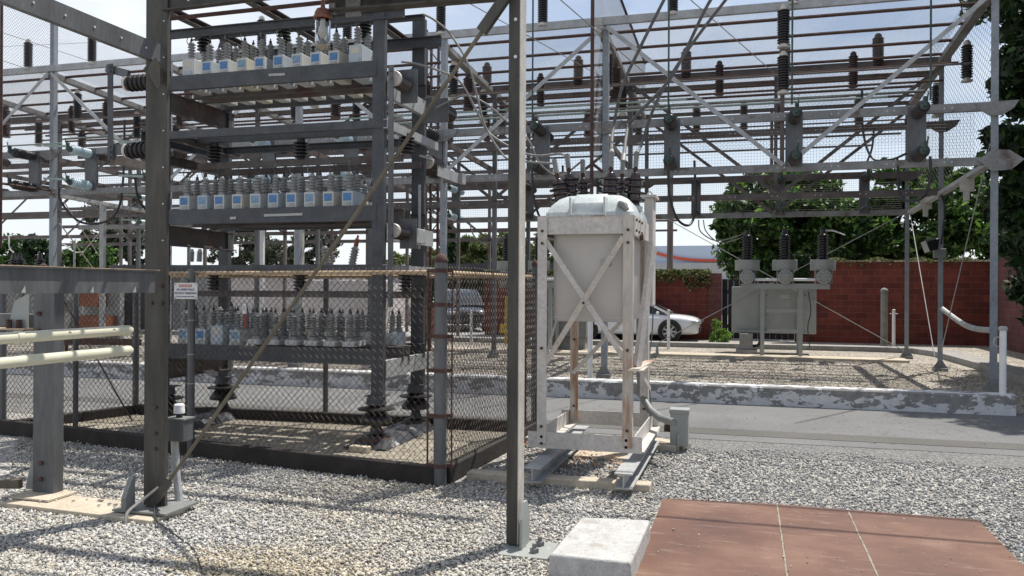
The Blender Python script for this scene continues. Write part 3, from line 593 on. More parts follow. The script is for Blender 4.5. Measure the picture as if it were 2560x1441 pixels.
for i in range(6): b.tube([(p.x, 26, 0), (p.x + rnd.uniform(-.12, .12), 26 + rnd.uniform(-.1, .1), .35), (p.x + rnd.uniform(-.3, .3), 26 + rnd.uniform(-.2, .2), rnd.uniform(.5, .75))], [.012, .01, .004], 5)
b.build('stem', 'leaf', t); foliage('leaves', (p.x, 26, .28), (.34, .3, .26), 60, 2200, 0.035, 'weed', t, .09, 81); foliage('leaves', (p.x - .1, 26, .62), (.16, .12, .2), 26, 600, 0.032, 'weed', t, .06, 82)
# fallen leaves near the fence corner
r = np.random.default_rng(5); n = 420; x = np.concatenate([r.normal(-2.35, .13, n // 2), r.normal(-1.55, .3, n // 2)]); y = np.concatenate([r.normal(9.1, .35, n // 2), r.normal(8.3, .4, n // 2)])
p = np.stack([x, y, r.uniform(.02, .045, n)], 1); a = r.uniform(0, 6.28, n); u = np.stack([np.cos(a), np.sin(a), r.normal(0, .3, n)], 1); w = np.stack([-np.sin(a), np.cos(a), r.normal(0, .4, n)], 1); s = r.uniform(.015, .035, n)[:, None]
V = np.stack([p - u * s, p + w * s * .4, p + u * s, p - w * s * .4], 1).reshape(-1, 3); np_mesh('fallen_leaves', V, np.arange(n * 4).reshape(-1, 4), 4, 'deadleaf', 'stuff')
# ================================================================ FOREGROUND STEEL FRAME
t = thing('portal_structure', 'dark weathered foreground steel portal with two columns and a long diagonal rod', 'steel frame', (-2.9, 5.3, 0))
c = MB(); c.sec((-4.37, 5.3, 0.05), (-4.37, 5.3, 6.5), [(-.097, 0), (.097, 0), (.097, .03), (.087, .03), (.087, .01), (-.087, .01), (-.087, .03), (-.097, .03)], upv=(0, 1, 0)); cl_ = c.build('column', 'galv_dark', t, flat=True)
b = MB()
for i in range(22): b.cyl((-4.3 + 0.0, 5.298, 2.1 + i * .28), (-4.3, 5.292, 2.1 + i * .28), .006, 8)
b.build('punched_holes', 'hole', cl_)
b = MB(); b.bolts([(-4.40, 5.3, 1.62), (-4.31, 5.3, 1.62), (-4.40, 5.3, 1.75), (-4.31, 5.3, 1.75), (-4.36, 5.3, .82), (-4.36, 5.3, .62), (-4.36, 5.3, .5), (-4.35, 5.3, .2)], (0, -1, 0), .014, .015); b.build('bolts', 'bolt', cl_)
c = MB(); c.b2((-1.548, 5.29, 0.03), (-1.473, 5.42, 6.5)); cr_ = c.build('column', 'galv_dark', t, flat=True)
b = MB(); b.b2((-1.4725, 5.292, 0.03), (-1.466, 5.435, 6.5)); b.build('flange', 'endcap', cr_, flat=True)  # sunlit right face put into a paler colour than the column
b = MB()
for z in (3.55, 3.3, 3.72): b.cyl((-1.5, 5.288, z), (-1.5, 5.282, z), .012, 8)
b.build('bolt_heads', 'hole', cr_)
b = MB(); b.chan((-4.3, 5.33, 3.94), (-1.5, 5.33, 3.98), .06, .17, .01); bt = b.build('top_beam', 'galv_dark', t, flat=True)
b = MB()
for i in range(9): b.cyl((-4.1 + i * .3, 5.325, 3.93 + i * .004), (-4.1 + i * .3, 5.318, 3.93 + i * .004), .01, 8)
b.build('punched_holes', 'hole', bt)
q0, q1 = at(838, 8, 5.5), at(1262, -26, 5.5)
b = MB(); b.chan(q0, q1, .1, .17, .012); b2_ = b.build('beam', 'galv_dark', t, flat=True)
b = MB(); b.b2((q0.x + .1, 5.47, q0.z - .12), (q0.x + .22, 5.49, q0.z + .05)).b2((q0.x - .02, 5.44, q0.z - .1), (q0.x + .03, 5.47, q0.z - .02)).cyl((q0.x + .16, 5.47, q0.z), (q0.x + .16, 5.46, q0.z), .02); b.build('end_plate', 'eq_mid', b2_)
b = MB(); b.tube([at(418, 48, 5.6), at(1040, -18, 5.6)], .018, 8); b.build('conduit', 'rusty', t)
a0, a1 = Vector((-1.56, 5.26, 3.70)), Vector((-4.27, 5.26, .19))
b = MB(); b.tube([a0, a0.lerp(a1, .5) + Vector((0, 0, -.015)), a1], .0145, 8); br_ = b.build('brace_rod', 'rope', t)
d = (a1 - a0).normalized(); MB().bar(a0 + d * -.02, a0 + d * .28, .05, .07).build('clevis', 'galv_dark', br_); MB().bar(a1 - d * .12, a1 + d * .2, .03, .06).build('clevis', 'galv_dark', br_)
b = MB(); b.chan((-4.30, -1.0, 3.52), (-4.30, 5.27, 3.52), .05, .14, .01, flip=-1); hb = b.build('side_beam', 'galv', t, flat=True)
b = MB()
for i in range(20): b.cyl((-4.299, .6 + i * .25, 3.52), (-4.294, .6 + i * .25, 3.52), .008, 8)
b.build('punched_holes', 'hole', hb)
b = MB(); b.bar((-4.31, 5.15, 3.42), (-4.31, 5.28, 3.30), .02, .16); b.build('gusset', 'galv_dark', t)
b = MB(); b.ang((-4.29, -1.0, 1.70), (-4.29, 5.2, 1.70), .012, .16, .012, fx=-1); b.b2((-4.38, -1.0, 1.858), (-4.27, 5.22, 1.868)); lb = b.build('low_beam', 'galv', t, flat=True)
b = MB(); b.b2((-4.385, -1, 1.8685), (-4.268, 5.23, 1.873)); b.build('rusty_edge', 'rail_rust', lb)
b = MB()
for y in (4.0, 4.55, 4.95): b.v += [Vector((-4.277, y, 1.705)), Vector((-4.277, y + .035, 1.705)), Vector((-4.277, y + .03, 1.75))]; n = len(b.v); b.f.append((n - 3, n - 2, n - 1))
b.build('bright_cuts', 'galv_light', lb)
b = MB(); b.v = [Vector(p) for p in ((-1.43, 5.30, .015), (-1.43, 5.46, .015), (-1.43, 5.46, .3), (-1.43, 5.38, .36), (-1.43, 5.30, .3))]
b = MB(); b.sec((-1.436, 5.22, 0), (-1.42, 5.22, 0), [(0, .02), (0, .22), (-.07, .32), (-.13, .32), (-.2, .22), (-.2, .02)]); b.b2((-1.55, 5.1, 0.0), (-1.22, 5.44, .02)); b.build('base_plate', 'eq_grey', t, flat=True)
for yy in (5.2, 5.35): MB().bolts([(-1.33, yy, .02)], (0, 0, 1), .03, .03).bolts([(-1.33, yy, .0499)], (0, 0, 1), .015, .03).build('anchor_bolt', 'eq_mid', t)
b = MB(); b.b2((-4.6, 5.12, .05), (-4.12, 5.5, .065)); b.sec((-4.5, 5.2, .06), (-4.46, 5.2, .06), [(0, 0), (.1, 0), (.1, .1), (.02, .25), (0, .25)]); b.build('base_plate', 'eq_mid', t, flat=True)
b = MB(); b.v = []; b.sec((-5.64, 5.3, .0), (-4.16, 5.22, .0), [(-.17, .0), (.2, 0), (.2, .04), (-.17, .04)]); tag(b.build('concrete_pad', 'conc_tan', bevel=.006), 'thin tan concrete pad with loose pebbles between the two left column feet', 'pad')
o = np_mesh('pebbles', np.zeros((0, 3)), np.zeros((0, 3), int), 3, 'stones') if False else None
pb = MB()
for i in range(16):
    x, y = rnd.uniform(-5.4, -4.5), rnd.uniform(5.15, 5.38); s = rnd.uniform(.008, .02)
    pb.box((x, y, .047 + s * .3), (s * 1.6, s, s * .7), Matrix.Rotation(rnd.uniform(0, 3), 3, 'Z'))
o = pb.build('pebbles', 'stones', flat=True); o['kind'] = 'stuff'
# hand-laid ground strap at the left column foot
b = MB(); b.tube(spline([(-4.3, 5.26, .22), (-4.36, 5.15, .14), (-4.38, 5.03, .08), (-4.36, 4.98, .0)]), .012, 6); tag(b.build('ground_strap', 'cable_grey'), 'grey twisted grounding cable curling off the left column foot', 'cable')
b = MB(); b.tube(spline([(-4.28, 5.2, .1), (-4.15, 5.05, .04), (-3.9, 4.9, .02), (-3.5, 4.62, .015), (-3.2, 4.3, .012)]), .006, 5); tag(b.build('ground_wire', 'cable'), 'thin dark wire trailing over the gravel from the left column', 'wire')
# stub column
t = thing('stub_column', 'short grey steel column with side gusset behind the low beam at left', 'column', (-5.48, 5.4, 0))
b = MB(); b.sec((-5.515, 5.38, .06), (-5.515, 5.38, 1.9), [(-.105, 0), (.105, 0), (.105, .02), (.095, .02), (.095, .01), (-.095, .01), (-.095, .1), (-.105, .1)], upv=(0, 1, 0)); b.build('column', 'galv', t, flat=True)
b = MB(); b.bolts([(-5.56, 5.38, 1.52), (-5.56, 5.38, 1.38), (-5.53, 5.38, .17), (-5.53, 5.38, .3)], (0, -1, 0), .02, .018); b.build('bolt', 'bolt', t)
b = MB(); b.chan((-5.63, 5.42, 1.45), (-7.6, 5.42, 1.45), .14, .12, .01); ar = b.build('side_arm', 'galv', t, flat=True); b = MB(); b.b2((-7.6, 5.28, 1.388), (-5.62, 5.43, 1.40)); b.build('rusty_edge', 'rail_rust', ar)
b = MB(); b.sec((-5.66, 5.36, 1.40), (-5.66, 5.37, 1.40), [(0, 0), (0, .28), (-.14, .22), (-.2, 0)]); b.sec((-5.60, 5.44, .06), (-5.60, 5.46, .06), [(0, 0), (0, .3), (-.1, .24), (-.16, 0)]); b.build('gusset', 'eq_grey', t, flat=True)
b = MB(); b.bolts([(-5.72, 5.33, 1.4), (-5.82, 5.33, 1.4)], (0, 0, 1), .022, .07); b.build('bolt', 'rusty', t)
b = MB(); b.b2((-5.68, 5.2, .046), (-5.28, 5.5, .06)); b.build('base_plate', 'conc_tan', t)
b = MB(); b.bar((-6.1, 5.25, .12), (-5.66, 5.3, .14), .05, .07); b.cyl((-6.4, 5.22, .1), (-6.1, 5.25, .12), .02); tag(b.build('turnbuckle', 'rope'), 'rusty tan turnbuckle lying at the foot of the stub column', 'turnbuckle')
for i, (z, la) in enumerate(((1.425, 'upper cream painted pipe rail ending at the big left column'), (1.275, 'lower cream painted pipe rail ending at the big left column'))):
    b = MB(); b.tube([(-4.38, -1.2, z), (-4.38, 5.02, z)], .036, 16, False); b.lathe((-4.38, 5.02, z), (0, 1, 0), [(0, .036), (.02, .034), (.035, .025), (.042, .008)], 16)
    p = b.build('pipe_rail', 'yellow'); MB().lathe((-4.38, 4.05 - i * .7, z), (0, 1, 0), [(0, .037), (.004, .041), (.05, .041), (.054, .037)], 16).build('coupling', 'yellow', p); tag(p, la, 'pipe', 'cream pipe rails')
# hanging lamp
lp = at(807, 60, 5.4); t = thing('hanging_lamp', 'glass jar lamp with rusty domed cap hanging from the top beam', 'lamp', (lp.x, 5.4, lp.z)); z1 = at(807, 22, 5.4).z; z0 = at(807, 132, 5.4).z
b = MB(); b.lathe((lp.x, 5.4, z1), (0, 0, -1), [(-.06, .012), (0, .018), (.006, .045), (.03, .058), (.055, .062), (.06, .069), (.075, .069), (.08, .06)], 20); b.build('cap', 'lampcap', t)
zb = z1 - .08; g = MB(); g.lathe((lp.x, 5.4, zb), (0, 0, -1), [(0, .052), (.02, .056), (.16, .056), (.19, .05), (.215, .03), (.225, .006), (.221, .004), (.212, .026), (.188, .046), (.16, .052), (.02, .052), (0, .048)], 24); g.build('glass_jar', 'glass', t)
b = MB(); b.lathe((lp.x, 5.4, zb), (0, 0, -1), [(0, .02), (.05, .02), (.055, .03), (.1, .033), (.13, .02), (.14, .004)], 14); b.build('bulb', 'endcap', t)
b = MB(); b.lathe((lp.x, 5.4, zb - .19), (0, 0, -1), [(0, .046), (.015, .038), (.028, .015)], 14); b.build('dust', 'conc_tan', t)
b = MB(); b.tube([(lp.x, 5.4, z1 + .05), (lp.x, 5.4, z1 + .35)], .012, 6); b.build('stem', 'rusty', t)
# photocell box at the left column
t = thing('junction_box', 'small grey junction box with a white photocell on top beside the left column', 'box', (-4.15, 5.5, .6))
b = MB(); b.b2((-4.40, 5.46, .53), (-4.235, 5.58, .70)); b.build('box', 'galv', t, bevel=.006)
b = MB(); b.b2((-4.41, 5.45, .70), (-4.225, 5.59, .712)); b.build('lid', 'eq_mid', t)
b = MB(); b.cyl((-4.32, 5.52, .71), (-4.32, 5.52, .75), .025).build('socket', 'cable', t); b = MB(); b.lathe((-4.32, 5.52, .745), (0, 0, 1), [(0, .042), (.03, .042), (.035, .04), (.065, .04), (.072, .034)], 18); b.build('photocell', 'white_plain', t)
b = MB(); b.tube([(-4.36, 5.52, .53), (-4.35, 5.52, .3), (-4.31, 5.5, .12), (-4.27, 5.48, .0)], .03, 10); b.build('conduit', 'galv_light', t)
# ================================================================ FENCE
C0, C1, C2, C3 = Vector((-2.6, 6.79, 0)), Vector((-8.43, 7.64, 0)), Vector((-7.96, 9.28, 0)), Vector((-2.45, 9.54, 0))
sheet('enclosure_floor', [(-2.6, 6.8), (-2.45, 9.54), (-7.96, 9.3), (-8.43, 7.66)], 0.02, 'dirt')
t = thing('kerb_frame', 'low dark timber kerb around the fenced capacitor enclosure', 'kerb', (-5.4, 8.2, 0))
for a, b_, h in ((C0, C1, .17), (C0 + Vector((.02, .06, 0)), C3 + Vector((.02, -.06, 0)), .16), (C3, C2, .15), (C2 + Vector((0, -.07, 0)), C1 + Vector((0, .07, 0)), .14)):
    m_ = MB(); m_.bar(a + Vector((0, 0, h / 2)), b_ + Vector((0, 0, h / 2)), .1, h); m_.build('board', 'timber', t, bevel=.01)
t = thing('chain_link_fence', 'rusty chain link fence with pipe rail closing in the capacitor rack', 'fence', (-5.4, 7.2, 0))
def chain(a, b_, z0, z1, p=.072, r=.003, tips=True, sd=0):
    rr = random.Random(sd); L = (b_ - a).length; d = (b_ - a).normalized(); nrm = Vector((-d.y, d.x, 0)); h = p / 2; m_ = MB(); nW = int(L / h); nz_ = int((z1 - z0) / h)
    lean = rr.uniform(-.05, .05)
    for i in range(nW):
        pts = []
        for j in range(nz_ + 1):
            s = (i + ((i + j) & 1)) * h; z = z0 + j * h
            wv = .012 * math.sin(s * 1.7 + z * 2) + .006 * math.sin(s * 7)
            pts.append(a + d * (s + .006 * math.sin(z * 5 + s)) + nrm * (wv + (.003 if (i + j) & 1 else -.003)) + Vector((0, 0, z + .008 * math.sin(s * 2.3))))
        if tips: e = pts[-1]; pts.append(e + Vector((0, 0, .028)) + d * (h * .6 if i & 1 else -h * .3)); pts.append(e + Vector((0, 0, .04)) + d * (h * .2))
        m_.tube(pts, r, 3, False)
    return m_
chain(C0, C1, .1, 1.93, sd=1).build('front_mesh', 'wire', t, flat=True)
chain(C0 + Vector((.03, 0, 0)), C3 + Vector((.03, 0, 0)), .06, 1.93, sd=2).build('side_mesh', 'wire', t, flat=True)
chain(C3, C2, .12, 1.9, r=.0024, tips=False, sd=3).build('back_mesh', 'wire', t, flat=True)
chain(C2, C1, .12, 1.9, r=.0024, tips=False, sd=4).build('left_mesh', 'wire', t, flat=True)
zr = Vector((0, 0, 1.885)); o_ = Vector((0, .04, 0))
for a, b_ in ((C0 + o_, C1 + o_), (C0 + Vector((-.02, 0, 0)), C3 + Vector((-.02, 0, 0))), (C3, C2), (C2, C1)):
    MB().tube([a + zr, b_ + zr], .021, 10).build('top_rail', 'rail_rust', t)
def fpost(p, r, h, cap=None, m_='galv'):
    b = MB(); b.cyl(p, p + Vector((0, 0, h)), r, 14); po = b.build('post', m_, t)
    if cap: b = MB(); b.lathe(p + Vector((0, 0, h - .01)), (0, 0, 1), [(0, r * 1.05), (.015, r * 1.15), (.03, r * 1.1), (.06, r * .8), (.08, r * .35), (.083, .01)], 14); b.build('dome_cap', cap, po)
    return po
po = fpost(C0, .058, 1.98, 'rusty')
for z in (.18, .62, 1.02, 1.32, 1.6, 1.9): MB().lathe(C0 + Vector((0, 0, z - .018)), (0, 0, 1), [(0, .062), (.036, .062)], 14).box(C0 + Vector((-.09, -.01, z)), (.07, .02, .03)).box(C0 + Vector((.08, .02, z)), (.06, .02, .03)).build('band', 'rusty', po)
b = MB(); b.cyl(C0 + Vector((-.12, .0, .08)), C0 + Vector((-.12, 0, 1.9)), .009, 8).cyl(C0 + Vector((.1, .02, .08)), C0 + Vector((.1, .02, 1.9)), .007, 8); b.build('tension_bar', 'rusty', po)
def on_front(px):
    for i in range(2001):
        q = C0.lerp(C1, i / 2000); v = q - Vector((0, 0, CAM_H)); X = 1280 + F_PX * v.dot(crt) / v.dot(fw)
        if X < px: return q
    return C1
fp = on_front(482); fpost(fp + Vector((0, -.03, 0)), .036, 1.93); b = MB()
for z in (.4, .75, 1.05, 1.4, 1.7): b.lathe(fp + Vector((0, -.03, z)), (0, 0, 1), [(0, .038), (.008, .038)], 12)
b.build('tie', 'galv_light', t)
fpost(on_front(106), .05, 1.93, 'rusty'); fpost(on_front(128) + Vector((0, .35, 0)), .03, 1.9, 'rusty')
fpost(C1, .04, 1.93, 'rusty'); fpost(C2, .042, 1.86, 'rusty'); fpost(C2 + Vector((.16, .1, 0)), .03, 1.8); fpost(C3, .036, 2.02, 'rusty'); fpost(C3 + Vector((-.05, -.25, 0)), .02, 1.9, None, 'rusty')
fpost(Vector((-5.2, 9.47, 0)), .035, 1.86); fpost(Vector((-7.2, 9.36, 0)), .03, 1.86)
q1_, q2_ = on_front(150), on_front(325)
MB().tube([q1_ + Vector((0, .03, 1.6)), q2_ + Vector((0, .03, .3))], .009, 6).build('tension_rod', 'rusty', t)
# danger sign
sp_ = on_front(476) + Vector((0, -.085, 0)); w_, h_ = .315, .165; zc = at(476, 728, sp_.y).z; dd = (C0 - C1).normalized(); rz = math.atan2(dd.y, dd.x)
t = thing('danger_sign', 'white enamel sign wired to the fence with red and blue lettering', 'sign', (sp_.x, sp_.y, zc)); t.rotation_euler = (0, 0, rz)
WL[t.name] = Vector()
MB().box((0, 0, 0), (w_, .004, h_)).build('board', 'sign_w', t, bevel=.002)
b = MB(); b.bolts([(-.14, -.002, .07), (.14, -.002, .07), (-.14, -.002, -.07), (.14, -.002, -.07)], (0, -1, 0), .006, .003, 8); b.build('screw', 'bolt', t)
def text(s, size, z, m, parent, y=-.0035, x=0, wid=None, rot=None):
    cu = bpy.data.curves.new('txt', 'FONT'); cu.body = s; cu.size = size; cu.align_x = 'CENTER'; cu.align_y = 'CENTER'; cu.extrude = .0006; cu.offset = size * .012; cu.space_character = 1.12
    ob = bpy.data.objects.new('tmp', cu); COL.objects.link(ob); bpy.context.view_layer.update(); me = bpy.data.meshes.new_from_object(ob); bpy.data.objects.remove(ob)
    o = bpy.data.objects.new('lettering', me); COL.objects.link(o); me.materials.clear(); me.materials.append(M[m]); o.parent = parent; o.location = (x, y, z); o.rotation_euler = (R_(90), 0, 0) if rot is None else rot
    if wid: xs = [v.co.x for v in me.vertices]; o.scale = (wid / (max(xs) - min(xs)), 1, 1)
    return o
text('DANGER', .042, .052, 'sign_r', t, wid=.175); text('NO ADMITTANCE', .031, .013, 'sign_b', t, wid=.24); text('WITHOUT PERMISSION', .031, -.024, 'sign_b', t, wid=.295); text('SOUTHERN CALIFORNIA EDISON COMPANY', .014, -.058, 'sign_b', t, wid=.25)
b = MB(); b.box((0.0, .02, .1), (.05, .03, .04)); b.build('clamp', 'galv', t)
# ================================================================ CAPACITOR RACK
RY0, RY1, RXL, RXR = 8.2, 9.35, -6.68, -3.88
t = thing('capacitor_rack', 'tall three tier steel rack on dark insulator feet inside the fence', 'rack', (-5.3, 8.8, 0)); rack = t
for x, y, w in ((RXR, RY0, .14), (RXR - .02, RY1 + .02, .165), (RXL, RY0, .14), (RXL + .02, RY1 + .02, .15)):
    b = MB(); b.sec((x, y, .56), (x, y, 5.05), [(-w / 2, 0), (w / 2, 0), (w / 2, .07), (w / 2 - .01, .07), (w / 2 - .01, .01), (-w / 2 + .01, .01), (-w / 2 + .01, .07), (-w / 2, .07)], upv=(0, 1, 0)); b.build('column', 'rack_steel', t, flat=True)
def footins(x, y):
    b = MB(); b.lathe((x, y, .1), (0, 0, 1), [(0, .16), (.03, .15), (.05, .08), (.12, .055), (.15, .06), (.165, .17), (.2, .175), (.27, .12), (.3, .09), (.31, .2), (.325, .205), (.345, .1), (.355, .085)], 24); f = b.build('foot_insulator', 'black', t)
    b = MB(); b.lathe((x, y, .452), (0, 0, 1), [(0, .085), (.015, .115), (.09, .10), (.1, .1)], 16).box((x, y + .03, .557), (.22, .2, .012)); b.build('cap', 'rack_steel', f)
    b = MB(); b.lathe((x, y, .06), (0, 0, 1), [(0, .2), (.05, .17)], 16); b.build('base', 'bolt', f)
for x in (RXR - .03, RXL + .03):
    for y in (RY0 + .05, RY1 + .02): footins(x, y)
for ti, zt in enumerate((4.23, 2.65, 1.07)):
    for k, y in enumerate((RY0 - .005, 8.70, 8.86, RY1 - .01)):
        b = MB(); fl = -1 if k in (0, 2) else 1; x0 = RXL + (.0 if k == 0 else .06); x1 = RXR + (-.02 if k == 0 else .10)
        b.chan((x0, y, zt - .085), (x1, y, zt - .085), .055, .17, .01, flip=fl if k else -1); b.build('shelf_beam', 'rack_steel' if k in (0, 3) else 'bay_dark', t, flat=True)
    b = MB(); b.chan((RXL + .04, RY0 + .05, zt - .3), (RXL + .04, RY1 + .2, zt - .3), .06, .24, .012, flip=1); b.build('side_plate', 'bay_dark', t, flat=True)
    b = MB(); b.chan((RXR + .085, RY0 + .06, zt - (.29 if ti < 2 else .22)), (RXR + .085, RY1 + .28, zt - (.29 if ti < 2 else .22)), .06, .19, .012, flip=-1); b.build('side_plate', 'galv_light' , t, flat=True)  # sunlight on the right rack side put into a lighter steel colour
for zt in (3.58, 2.0):
    b = MB(); b.chan((RXL, RY0 - .012, zt - .045), (RXR + .1, RY0 - .012, zt - .045), .05, .09, .01, flip=-1); b.build('mid_bar', 'rack_steel', t, flat=True)
    b = MB(); b.chan((RXL, RY1, zt - .05), (RXR, RY1, zt - .05), .05, .09, .01); b.build('mid_bar', 'rack_steel', t, flat=True)
    b = MB(); b.chan((RXR + .12, RY0 - .02, zt - .05), (RXR + .12, RY1 + .35, zt - .05), .05, .1, .01, flip=-1); b.build('side_bar', 'galv_light', t, flat=True)  # lighter than the left bar, carrying the sunlit side in its colour
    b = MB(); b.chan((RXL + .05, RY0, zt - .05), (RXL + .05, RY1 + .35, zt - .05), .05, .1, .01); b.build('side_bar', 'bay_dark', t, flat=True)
    for y, w in ((8.75, .07), (RY1 - .05, .08)):
        b = MB(); b.bar((RXL + .1, y, zt - .34), (RXR + .05, y, zt - .34), .05, w); b.build('bus_bar', 'bay_dark', t)
    for x in (-6.35, -5.15, -3.78):
        b = MB(); b.lathe((x, 8.75, zt - .3), (0, 0, 1), [(0, .05)] + ribs(.2, 5, .05, .095, .01) + [(.24, .05)], 16); b.build('standoff_insulator', 'black', t)
    b = MB(); b.bar((RXL + .1, 8.75, zt - .02), (RXR, 8.75, zt - .02), .08, .06); b.build('mid_bar', 'rack_steel', t)
for y, z, h in ((RY0 + .02, 4.72, .1), (RY1 - .02, 4.74, .13), (8.8, 4.86, .06)):
    b = MB(); b.chan((RXL, y, z), (RXR + .3, y, z), .05, h, .01); b.build('top_bar', 'rack_steel', t, flat=True)
for x in (-6.45, -5.35, -4.3):
    b = MB(); b.chan((x, RY0 - .3, 4.92), (x, RY1 + .5, 4.92), .1, .08, .01); b.build('top_cross_bar', 'bay_dark', t, flat=True)
    b = MB(); b.lathe((x + .05, 8.6, 4.6), (0, 0, 1), [(0, .05)] + ribs(.24, 6, .05, .085, .02), 16); b.build('standoff_insulator', 'black', t)
b = MB(); b.bar((-3.79, 9.75, 3.24), (-3.79, 10.6, 3.24), .012, .14).bar((-3.79, 10.6, 3.24), (-3.73, 10.6, 3.24), .14, .14); b.build('end_bar', 'galv_light', t)
b = MB(); b.tube([(-3.8, 9.2, 3.34), (-3.8, 9.9, 3.36), (-3.8, 9.95, 3.0)], .014, 6).bar((-3.68, 8.9, 2.95), (-3.68, 8.9, 2.2), .03, .008); b.build('link_rod', 'galv_light', t)
p0, p1 = at(978, 165, 8.05), at(976, 768, 8.05); b = MB(); b.bar(p0, p1, .012, .06, upv=(1, 0, 0)); b.bolts([p0 + Vector((0, -.006, -.05)), p0 + Vector((0, -.006, -.13)), at(977, 560, 8.04), at(977, 588, 8.04), at(976, 742, 8.04), at(976, 758, 8.04)], (0, -1, 0), .018, .014); b.build('front_strap', 'galv', t)
def sideins(px, py, Y, r, L, capm='endcap', plate=None):
    p = at(px, py, Y); b = MB(); b.lathe(p, (0, 1, 0), [(0, r * .85)] + ribs(L - .05, 6, r * .8, r, .03) + [(L, r * .7)], 18); s_ = b.build('side_insulator', 'brown', t)
    b = MB(); b.lathe(p + Vector((0, -.012, 0)), (0, 1, 0), [(0, r * .8), (.01, r * .86), (.035, r * .86)], 18); b.build('end_cap', capm, s_)
    if plate: w, h, dy = plate; b = MB(); b.b2((p.x - w * .3, Y + dy, p.z - h * .6), (p.x + w * .7, Y + dy + .012, p.z + h * .5)); b.build('mount_plate', 'galv', s_)
sideins(986, 196, 8.1, .095, .3, plate=(.2, .34, .3)); sideins(984, 577, 8.1, .09, .3, plate=(.2, .3, .3)); sideins(1103, 275, 9.4, .1, .34, plate=(-.34, .27, -.03)); sideins(1068, 405, 9.6, .1, .4)
b = MB(); pp = at(1040, 590, 8.7); b.box(pp, (.04, .5, .17)); b.build('mount_plate', 'galv_light', t, bevel=.01)
px_, q_ = at(276, 160, 8.1), at(276, 402, 8.1); b = MB(); b.bar(px_, q_, .012, .075, upv=(1, 0, 0)); b.bolts([px_ + Vector((0, -.006, -.04)), px_ + Vector((0, -.006, -.09)), q_ + Vector((0, -.006, .04)), q_ + Vector((0, -.006, .1)), q_ + Vector((0, -.006, .16))], (0, -1, 0), .016, .012); b.build('left_strap', 'rack_steel', t)
for pya, dz in ((210, 0), (378, 0)):
    a_, e_ = at(318, pya, 8.15), at(395, pya - 6, 8.15); b = MB(); L_ = (e_ - a_).length; b.lathe(a_, e_ - a_, [(0, .08)] + ribs(L_ - .05, 6, .08, .1, .03) + [(L_, .07)], 16); s_ = b.build('side_insulator', 'black', t)
    b = MB(); b.lathe(a_ + Vector((-.02, 0, 0)), (1, 0, 0), [(0, .08), (.012, .088), (.04, .088)], 16); b.build('end_cap', 'endcap', s_); b = MB(); b.lathe(e_, (1, 0, 0), [(0, .085), (.035, .085)], 16); b.build('end_cap', 'endcap', s_)
b = MB(); b.bar(at(268, 172, 8.15), at(322, 186, 8.15), .05, .09); b.b2(at(308, 205, 8.14), at(322, 180, 8.2)); b.build('bracket', 'galv', t); b = MB(); b.bar(at(280, 376, 8.14), at(345, 374, 8.14), .03, .12); b.build('bracket', 'galv', t)
for z_, m_ in ((3.64, 'rack_steel'), (3.42, 'bay_dark')):
    b = MB(); b.chan((RXL - .3, RY0, z_ - .1), (RXL - .3, RY1 + .4, z_ - .1), .06, .12, .01); b.chan((RXL - .3, RY0 + .02, z_), (RXL + .02, RY0 + .02, z_), .05, .1, .01); b.build('outrigger', m_, t, flat=True)
b = MB(); b.bar(at(280, 400, 8.2), at(420, 425, 9.3), .05, .1); b.build('outrigger_arm', 'bay_dark', t)
for (xa, ya, xb, yb, Y_) in ((672, 188, 712, 186, RY0 - .012), (660, 539, 756, 536, RY0 - .012), (575, 546, 590, 545, RY0 - .012)):
    MB().bar(at(xa, ya, Y_), at(xb, yb, Y_), .003, .028).build('label_strip', 'plate', t)
q_ = at(611, 773, 8.08); tg = tag(MB().box(q_, (.055, .004, .11)).build('hanging_tag', 'white_plain'), 'small white tag with a red strip hanging in front of the bottom shelf', 'tag'); MB().box(q_ + Vector((.012, 0, -.14)), (.022, .004, .16)).build('strip', 'red', tg)
# black plastic wrapped footing strips
for x, la in ((RXR - .03, 'crumpled black plastic sheet wrapped under the right rack feet'), (RXL + .03, 'crumpled black plastic sheet wrapped under the left rack feet')):
    N, Mx = 34, 12; b = MB(); rr = random.Random(int(x * 9))
    for i in range(N + 1):
        for j in range(Mx + 1):
            u, v = i / N, j / Mx; yy = RY0 - .25 + u * (RY1 - RY0 + .5); xx = x + (v - .5) * .52; hh = .085 * min(1, 5 * min(v, 1 - v) + .05) * min(1, 7 * min(u, 1 - u) + .1)
            b.v.append(Vector((xx + rr.uniform(-.012, .012), yy + rr.uniform(-.012, .012), .022 + hh + rr.uniform(-.010, .012))))
    for i in range(N):
        for j in range(Mx): k0 = i * (Mx + 1) + j; b.f.append((k0, k0 + 1, k0 + Mx + 2, k0 + Mx + 1))
    tag(b.build('plastic_sheet', 'plastic', angle=20), la, 'sheet')
p = at(888, 1142, 7.75); b = MB(); b.bar((p.x - .1, 7.85, .05), (p.x + .12, 7.83, .05), .09, .07); tag(b.build('wood_block', 'conc_tan', bevel=.01), 'short pale wood block at the edge of the black plastic sheet', 'block')
